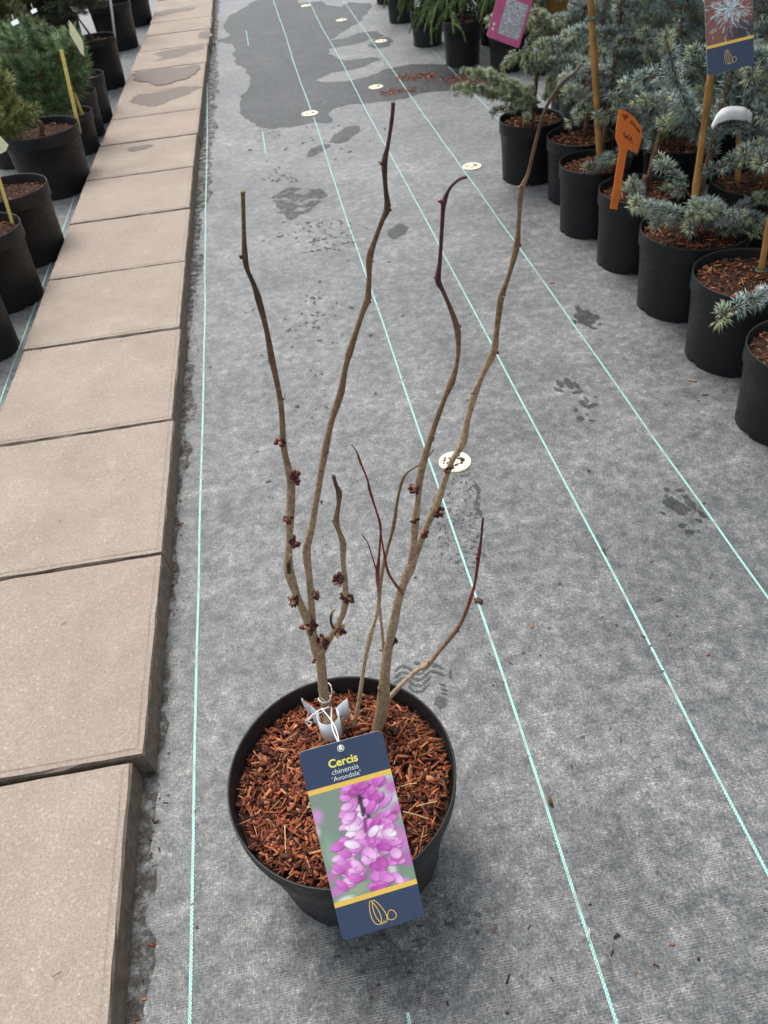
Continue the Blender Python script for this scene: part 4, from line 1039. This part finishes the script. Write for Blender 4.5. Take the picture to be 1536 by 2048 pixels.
bush((-.952, 4.452), .106, .188, 'small conifer in the low pot holding a yellow bamboo stick', 93, ((-1.04, 4.47, .22), (.035, .04, .05)), MOSS, 14)
bush((-.945, 5.760), .128, .280, 'dark globe conifer in the tall pot with the white stick', 94, ((-1.06, 5.74, .50), (.24, .20, .16)), DKG, 200, mat='pot', nl=.02, per=12)
bush((-.965, 6.90), .155, .29, 'dark globe conifer in the big pot beyond the white stick', 95, ((-1.1, 7.0, .62), (.24, .24, .2)), DKG, 90, mat='pot', nl=.022)
bush((-.90, 7.75), .15, .27, 'dark globe conifer in the farthest pot by the path', 96, ((-1.05, 7.8, .62), (.22, .22, .2)), DKG, 60, mat='pot', nl=.022)
for i, (x, y, z, rd) in enumerate([(-1.33, 5.12, .43, .21), (-1.34, 5.70, .42, .22), (-1.62, 4.85, .45, .22), (-1.30, 6.30, .42, .22), (-1.65, 5.45, .45, .24), (-1.35, 7.0, .42, .24), (-1.7, 6.1, .42, .26), (-1.5, 7.6, .45, .26), (-1.9, 6.8, .45, .28)]):
    c = (x, y); cr = (x, y, z); rd = (rd, rd, rd)
    bush(c, .13, .24, 'olive globe conifer in the block behind the path pots', 110+i, (cr, rd), MOSS if i in (0, 2) else DKG, 130, mat='pot', nl=.026)

# ------------------------------------------------------------------ markers, sticks and small labels
def flat_sign(name, outline, th, mat, Mx, label, cat, group=None, part='plate'):
    root = label_root(name, Mx, label, cat, group)
    n = len(outline); V = [(x, y, th/2) for x, y in outline]+[(x, y, -th/2) for x, y in outline]
    F = [tuple(range(n)), tuple(range(n, 2*n))[::-1]]+[(i, i+n, (i+1) % n+n, (i+1) % n) for i in range(n)]
    obj(part, V, F, M[mat], root, local=True); return root
def frame(o, xd, yd):
    x = Vector(xd).normalized(); y = Vector(yd); y = (y-x*y.dot(x)).normalized(); z = x.cross(y)
    m = Matrix((x, y, z)).transposed().to_4x4(); m.translation = Vector(o); return m
# orange price sign: head + stem in one plane
o_ = pxy(1238, 398, 2.27); tp = pxy(1246, 297, 2.27)
ex = Vector(pxy(1281, 262, 2.30))-Vector(pxy(1236, 222, 2.25))
Mx = frame(o_, Vector(pxy(1280, 307, 2.28))-Vector(pxy(1232, 285, 2.26)), Vector(tp)-Vector(o_))
def loc(u, v):
    d = ray(u, v); n = np.array(Mx.col[2][:3]); p0 = np.array(Mx.translation); t = np.dot(p0-CAM, n)/np.dot(d, n)
    p = Mx.inverted()@Vector(CAM+d*t); return (p.x, p.y)
head = [loc(*p) for p in [(1239, 298), (1231, 277), (1232, 258), (1238, 219), (1252, 222), (1268, 234), (1282, 253), (1284, 258), (1282, 282), (1274, 307), (1256, 299), (1254, 300)]]
low = [loc(1244, 400), loc(1230, 398)]
outl = [head[0]]+[low[1]]+[low[0]]+head[-1:0:-1]
# extend the stem a little into the bark
outl[1] = (outl[1][0], outl[1][1]-.03); outl[2] = (outl[2][0], outl[2][1]-.03)
outl = outl if sum(outl[i][0]*outl[(i+1) % len(outl)][1]-outl[(i+1) % len(outl)][0]*outl[i][1] for i in range(len(outl))) > 0 else outl[::-1]
sg = flat_sign('price_sign', outl, .002, 'orange', Mx, 'orange plastic price sign with handwriting stuck in a cedar pot', 'price sign')
def lp(pts): return [loc(1150+u*.16276, 180+v*.16271) for u, v in pts]
zs = .0016 if (np.array(Mx.col[2][:3])@(CAM-np.array(Mx.translation))) > 0 else -.0016
strokes('handwriting', [lp([(580, 285), (590, 330), (612, 318)]), lp([(600, 340), (625, 310), (612, 300)]), lp([(632, 300), (622, 350), (600, 370), (612, 345)]), lp([(655, 310), (640, 335), (650, 340)]),
    lp([(690, 370), (672, 405)]), lp([(710, 380), (690, 400), (705, 425)]), lp([(720, 400), (715, 425), (730, 430)]), lp([(735, 425), (730, 455), (745, 445), (745, 465)]), lp([(750, 465), (765, 480), (775, 490), (790, 515), (795, 525)]), lp([(765, 470), (780, 505), (792, 495)]),
    lp([(585, 545), (605, 512), (598, 560)]), lp([(632, 535), (608, 570), (622, 595), (636, 575), (618, 572)]), lp([(668, 560), (645, 565), (640, 590), (658, 600), (642, 618)]), lp([(690, 575), (668, 590), (672, 630), (690, 620), (692, 590), (684, 578)]), lp([(668, 650), (672, 655)]), lp([(695, 640), (705, 650)])],
    .0028, zs, M['ink'], sg)

# navy label with a silver-blue conifer picture on the cedar
p_tl, p_tr, p_br, p_bl = pxy(1392, -45, 1.86), pxy(1500, -75, 1.86), pxy(1517, 126, 1.80), pxy(1424, 149, 1.80)
cen = (np.array(p_tl)+p_tr+p_br+p_bl)/4
Mx2 = frame(cen, Vector(p_br)-Vector(p_bl), Vector((p_tl+p_tr)/2)-Vector((p_bl+p_br)/2))
w2 = float(np.linalg.norm(p_br-p_bl)); h2 = float(np.linalg.norm((p_tl+p_tr)/2-(p_bl+p_br)/2))
l2 = label_root('hanging_label', Mx2, 'navy label with a silvery conifer picture hanging on the blue cedar', 'plant label')
card('card', w2, h2, .006, .0008, 'navy', l2)
yb0 = -h2/2+.0545*h2/.2426*1.25
obj('yellow_band', [(-w2/2, -h2/2+.27*h2*1.0, ZF), (w2/2, -h2/2+.27*h2, ZF), (w2/2, -h2/2+.30*h2, ZF), (-w2/2, -h2/2+.30*h2, ZF)], [(0, 1, 2, 3)], M['yellow'], l2, local=True)
leaf_logo(l2, 0, -h2/2+.135*h2, .26*w2, ZF)
P = Paint(60, 80, (134, 84, 74)); P.ell(.8, .9, .5, .3, 0, (52, 44, 58), soft=.8); P.ell(.85, .05, .4, .3, 0, (176, 130, 96), soft=.8)
for i in range(330):
    a = pr.uniform(0, 6.28); r_ = abs(pr.gauss(0, .24)); x, y = .52+r_*math.cos(a), .52+r_*math.sin(a)*.9; L = pr.uniform(.05, .14)
    P.line(x, y, x+L*math.cos(a+pr.gauss(0, .4)), y+L*math.sin(a+pr.gauss(0, .4))*.7, .011, pr.choice([(206, 222, 224), (176, 198, 206), (150, 172, 182), (226, 236, 236), (110, 134, 146)]), .9)
print_grid('printed_picture', P, -w2/2+.0003, w2/2-.0003, -h2/2+.30*h2, h2/2-.02*h2, ZF, l2)
hk = np.array(Mx2@Vector((0, h2/2-.008, 0)))
obj('string', *tube([(0, h2/2-.008, .001), (.004, h2/2+.02, -.01), (.01, h2/2+.06, -.03)], .0009, 5), M['string'], l2, local=True)

# pink label
Yk = 3.02
p_bl, p_br, p_tr, p_tl = pxy(972, 72, Yk-.03), pxy(1037, 97, Yk-.03), pxy(1078, -45, Yk+.03), pxy(1012, -62, Yk+.03)
cen = (p_tl+p_tr+p_br+p_bl)/4
Mx3 = frame(cen, Vector(p_br-p_bl), Vector((p_tl+p_tr)/2-(p_bl+p_br)/2))
w3 = float(np.linalg.norm(p_br-p_bl)); h3 = float(np.linalg.norm((p_tl+p_tr)/2-(p_bl+p_br)/2))
l3 = label_root('hanging_label', Mx3, 'pink label with a white foliage picture hanging over the slim pots', 'plant label')
card('card', w3, h3, .008, .0008, 'pink', l3)
P = Paint(44, 50, (176, 176, 184))
for i in range(240):
    x, y = pr.uniform(0, 1), pr.uniform(0, 1); P.line(x, y, x+pr.uniform(-.12, .12), y+pr.uniform(-.06, .06), .022, pr.choice([(226, 228, 230), (206, 206, 212), (150, 148, 160), (240, 240, 240)]) if y < .55 or pr.random() < .4 else (160, 158, 170), .8)
print_grid('printed_picture', P, -w3*.22, w3*.42, -h3*.40, h3*.12, ZF, l3)
t16 = np.linspace(0, 2*math.pi, 14)
for yy_ in (-.30, -.37): strokes('printed_dot', [[(-w3*.38+.0025*math.cos(a), yy_*h3+.0025*math.sin(a)) for a in t16]], .004, ZF, M['white_ink'], l3)
obj('string', *tube([(0, h3/2-.008, .001), (.004, h3/2+.03, -.01), (.01, h3/2+.08, -.02)], .0009, 5), M['string'], l3, local=True)
# olive label
Yk = 3.30
p_bl, p_br, p_tr, p_tl = pxy(1066, 62, Yk), pxy(1118, 72, Yk), pxy(1150, -50, Yk+.03), pxy(1098, -60, Yk+.03)
cen = (p_tl+p_tr+p_br+p_bl)/4
Mx4 = frame(cen, Vector(p_br-p_bl), Vector((p_tl+p_tr)/2-(p_bl+p_br)/2))
l4 = label_root('hanging_label', Mx4, 'plain olive-brown label half hidden behind the yellow-tipped conifer', 'plant label')
card('card', float(np.linalg.norm(p_br-p_bl)), float(np.linalg.norm((p_tl+p_tr)/2-(p_bl+p_br)/2)), .006, .0008, 'olive_card', l4)
obj('string', *tube([(0, .05, .001), (.004, .10, -.01), (.01, .16, -.02)], .0009, 5), M['string'], l4, local=True)
# white loop label in the cedar
Yk = 1.88
cv = catmull([pxy(1423, 255, Yk-.02), pxy(1436, 236, Yk-.03), pxy(1460, 226, Yk-.03), pxy(1490, 228, Yk), pxy(1504, 236, Yk+.03)], 6)
wl_ = empty('loop_label', pxy(1460, 235, Yk)); tag(wl_, 'blank white loop label wrapped on a cedar branch', 'plant label')
V = []; F = []
for i, p in enumerate(cv):
    wd = (.006+.022*min(1, i/8)) if i < 18 else .028-.012*((i-18) % 3)/3
    V += [p+np.array([0, .004, wd/2]), p+np.array([0, -.004, -wd/2])]
    if i: F.append((2*i-2, 2*i-1, 2*i+1, 2*i))
o = obj('band', V, F, M['whiteplastic'], wl_, smooth=True); o.modifiers.new('thickness', 'SOLIDIFY').thickness = .0006

# yellow markers on the left
def stake(name, p0, p1, w, th, mat, label, cat, head=None, headmat=None, group=None):
    p0, p1 = np.array(p0), np.array(p1)
    Mx_ = frame(p0, Vector(RGT), Vector(p1-p0)); L = float(np.linalg.norm(p1-p0))
    root = label_root(name, Mx_, label, cat, group)
    obj('stick', *box((0, L/2-.03, 0), (w, L+.06, th)), M[mat], root, local=True)
    if head:
        pts = []
        for u, v in head:
            d = ray(u, v); n = np.array(Mx_.col[2][:3]); t = np.dot(p0-CAM, n)/np.dot(d, n); q = Mx_.inverted()@Vector(CAM+d*t); pts.append((q.x, q.y))
        n = len(pts); V = [(x, y, th*.5+.0012) for x, y in pts]+[(x, y, th*.5-.0008) for x, y in pts]
        F = [tuple(range(n)), tuple(range(n, 2*n))[::-1]]+[(i, i+n, (i+1) % n+n, (i+1) % n) for i in range(n)]
        obj('tag', V, F, M[headmat], root, local=True)
    return root
stake('plant_marker', pxy(153, 236, 4.02), pxy(166, 108, 4.02), .016, .004, 'stick', 'pale yellow tag on a stick in the widest pot', 'plant marker', [(138, 40), (150, 55), (166, 82), (169, 112), (162, 106), (140, 68)], 'paleyellow', 'yellow plant markers')
stake('plant_marker', pxy(25, 446, 2.87), pxy(10, 302, 2.87), .011, .003, 'stick', 'pale yellow marker with a broad white head in a pot by the path', 'plant marker', [(-22, 275), (0, 272), (17, 290), (12, 302), (2, 307), (-20, 296)], 'paleyellow', 'yellow plant markers')
stk = empty('bamboo_stick', pxy(167, 238, 4.46)); tag(stk, 'short yellow bamboo stick slanting out of a small pot', 'stick')
pa, pb = np.array(pxy(172, 250, 4.46)), np.array(pxy(135, 152, 4.43)); cane_part(stk, pa, pb, .0085, 'stick', 'shaft')
obj('cut_end', *tube([pb-(pb-pa)*.01, pb+(pb-pa)*.004], .0088, 10), M['cane'], stk)
ws = empty('white_stick', pxy(229, 60, 5.72)); tag(ws, 'thin white stick standing in the tall pot of the dark globe conifer', 'stick')
pa, pb = np.array(pxy(230, 75, 5.74)), np.array(pxy(215, -45, 5.74)); obj('shaft', *tube([pa, (pa+pb)/2, pb], .007, 8), M['whiteplastic'], ws, smooth=True); obj('tip', *tube([pb, pb+(pb-pa)*.02], .006, 8), M['whiteplastic'], ws, smooth=True)
gc = empty('green_tie', pxy(160, 134, 4.88)); tag(gc, 'bright green twist tie lying on the mossy conifer', 'tie')
obj('band', *tube(catmull([pxy(146, 122, 4.85), pxy(155, 129, 4.84), pxy(163, 138, 4.84), pxy(174, 143, 4.86)], 5), .007, 6), M['greenclip'], gc, smooth=True)
for i, (u, v, Yq, s, lb) in enumerate([(30, 45, 4.30, .022, 'small white tag tucked into the dark pine at its left side'), (68, 22, 4.30, .018, 'small white tag above the dark pine')]):
    m = frame(pxy(u, v, Yq), Vector(RGT)+Vector(UPV)*.5, Vector(UPV)-Vector(RGT)*.5)
    r_ = label_root('small_tag', m, lb, 'plant label'); card('card', s*1.5, s, .003, .0008, 'whiteplastic', r_, edge='whiteplastic')
    obj('string', *tube([(0, s/2-.004, 0), (0, s/2+.02, -.01), (0, s/2+.05, -.03)], .0008, 5), M['string'], r_, local=True)

# ------------------------------------------------------------------ fabric pegs
def peg(u, v, label, seed, r=.040, holes=True):
    p = gnd(u, v); root = empty('fabric_peg', p); tag(root, label, 'fabric peg', 'cream round pegs pinning the fabric')
    n = 40; V = []; F = []
    prof = [(r, .0003), (r*1.0, .0035), (r-.0025, .0055), (r-.006, .0052), (0.0001, .0056)]
    for rad, z in prof:
        for k in range(n): V.append((rad*math.cos(2*math.pi*k/n), rad*math.sin(2*math.pi*k/n), z))
    for i in range(len(prof)-1):
        for k in range(n): F.append((i*n+k, i*n+(k+1) % n, (i+1)*n+(k+1) % n, (i+1)*n+k))
    obj('disc', V, F, M['cream'], root, local=True, smooth=False)
    rr = random.Random(seed)
    if holes:
        for i, (x, y, a, b_) in enumerate([(-.021, .016, .0035, .0022), (-.010, .013, .0038, .0026), (.014, .017, .0034, .0024), (.012, .006, .0048, .0034), (.020, .001, .0038, .006), (.017, -.004, .004, .004), (.013, -.013, .0045, .0026), (-.025, .008, .0034, .0024), (-.029, -.001, .003, .002), (-.018, -.004, .0045, .003), (0, -.016, .006, .003), (-.012, -.018, .0045, .003)]):
            a_ = rr.uniform(0, .6)
            a, b_ = a*1.25, b_*1.35
            Vh = [(x+a*math.cos(t)*math.cos(a_)-b_*math.sin(t)*math.sin(a_), y+a*math.cos(t)*math.sin(a_)+b_*math.sin(t)*math.cos(a_), .0062) for t in np.linspace(0, 2*math.pi, 14, endpoint=False)]
            obj('dirt_filled_hole', Vh, [tuple(range(14))], M['hole'], root, local=True)
    root.rotation_euler = (0, 0, rr.uniform(-.3, .3) if seed else 0)
peg(910, 925, 'cream peg disc with dirty holes on the open fabric behind the shrub', 0)
peg(944, 334, 'cream peg disc on dry fabric beside the front conifer pots', 1, .042)
peg(620, 228, 'cream peg disc at the near edge of the wet patch', 2, .046)
peg(752, 175, 'cream peg disc in the wet patch beside the spilled bark', 3, .042)
peg(762, 83, 'cream peg disc with a damp ring past the spilled bark', 4, .042)
peg(683, 41, 'cream peg disc far along inside the wet patch', 5, .042)
peg(612, 12, 'dirty peg disc at the far end of the wet patch', 6, .042)

# ------------------------------------------------------------------ litter
def scatter(name, n, sampler, lo, hi, label, seed, wm=1.0):
    V, F, C = chip_arrays(n, 0, (0, 0), 0, lo, hi, seed, wm, 0); r = np.random.default_rng(seed)
    V = V.reshape(n, 8, 3); V -= V.mean(1, keepdims=True)
    pos = np.array([sampler(r) for _ in range(n)])
    V[:, :, 2] *= .5
    zmin = V[:, :, 2].min(1)
    V = V+np.column_stack([pos[:, :2], pos[:, 2]-zmin+.0009])[:, None, :]
    o = obj(name, V.reshape(-1, 3), F, M['chip_stuff'], None, col=C*(1.0 if 'spilled' in name else .55)+(0 if 'spilled' in name else .012))
    tag(o, label, 'bark litter', kind='stuff'); return o
def spill(r):
    k = r.random()
    if k < .30: u, v = r.uniform(795, 870), 0; v = 152+(870-u)*.05+r.normal(0, 4)
    elif k < .45: u = r.uniform(762, 832); v = 188-(u-762)*.12+r.normal(0, 3)
    elif k < .92: u, v = r.normal(935, 28), r.normal(160, 7)
    else: u, v = r.uniform(780, 980), r.uniform(142, 185)
    p = gnd(u, v); return (p[0], p[1], 0)
scatter('spilled_bark', 900, spill, .012, .03, 'rust-brown bark spilled across the wet patch of fabric', 501)
def gen(r):
    while True:
        u, v = r.uniform(385, 1536), r.uniform(0, 2040); p = gnd(u, v)
        if p[0] > -.36 and p[0] < 1.0 and math.hypot(p[0]-PC[0], p[1]-PC[1]) > .17: return (p[0], p[1], 0)
scatter('fabric_litter', 110, gen, .003, .009, 'tiny scattered bark crumbs lying on the grey fabric', 502, .7)
def edge(r):
    y = r.uniform(.3, 8); x = -.40+.0175*(y-.8)+abs(r.normal(0, .02))+.012; return (x, y, 0)
scatter('kerb_litter', 420, edge, .003, .012, 'bark crumbs and dirt gathered along the foot of the path', 503, .7)
def slabl(r):
    y = r.uniform(.3, 7); return (-.62+.0175*(y-.8)+r.uniform(-.2, .2), y, .0625)
scatter('slab_litter', 26, slabl, .004, .012, 'few dark crumbs lying on the concrete slabs', 504, .6)
single = [(957, 1203, .020, 'reddish bark chip beside the marker thread behind the shrub', S(96, 62, 50)), (1100, 1604, .017, 'thin brown bark sliver lying across the marker thread right of the pot', S(96, 78, 58)), (1178, 1872, .020, 'small torn white scrap lying on the marker thread', S(216, 214, 212)), (1382, 762, .028, 'orange-brown bark splinter near the front conifer pots', S(178, 128, 92)), (1233, 1873, .011, 'dark oval bark crumb beside the torn white scrap', S(52, 44, 42)), (1016, 1958, .013, 'dark round bark crumb on the fabric in front of the pot', S(56, 40, 40)),
          (130, 1247, .016, 'brown bark curl lying on the concrete slab', S(104, 78, 56)), (1104, 566, .02, 'orange bark chip on the marker thread by the conifer pots', S(186, 122, 88)), (1410, 790, .016, 'olive bark crumb close to the front conifer pots', S(96, 88, 60)), (1208, 1104, .016, 'brown bark chip lying between two marker threads', S(84, 66, 54))]
for i, (u, v, L, lb, c) in enumerate(single):
    onslab = u < 300
    p = gnd(u, v, .0625 if onslab else 0)
    V, F, C = chip_arrays(1, 0, (0, 0), 0, L, L*1.05, 600+i, 1.5, 0); V -= V.mean(0); V[:, 2] *= .5
    k = L/max(np.ptp(V[:, 0]), np.ptp(V[:, 1])); V *= k
    V[:, 2] += -V[:, 2].min()
    o = obj('bark_chip' if 'scrap' not in lb else 'white_scrap', V, F, M['chip_stuff'], None, col=np.tile(c, (8, 1))); o.location = (p[0], p[1], p[2]+.0008)
    tag(o, lb, 'bark chip' if 'scrap' not in lb else 'scrap')
print('tris', sum(len(o.data.loop_triangles) or sum(len(p.vertices)-2 for p in o.data.polygons) for o in bpy.data.objects if o.type == 'MESH'), 'objects', len(bpy.data.objects))
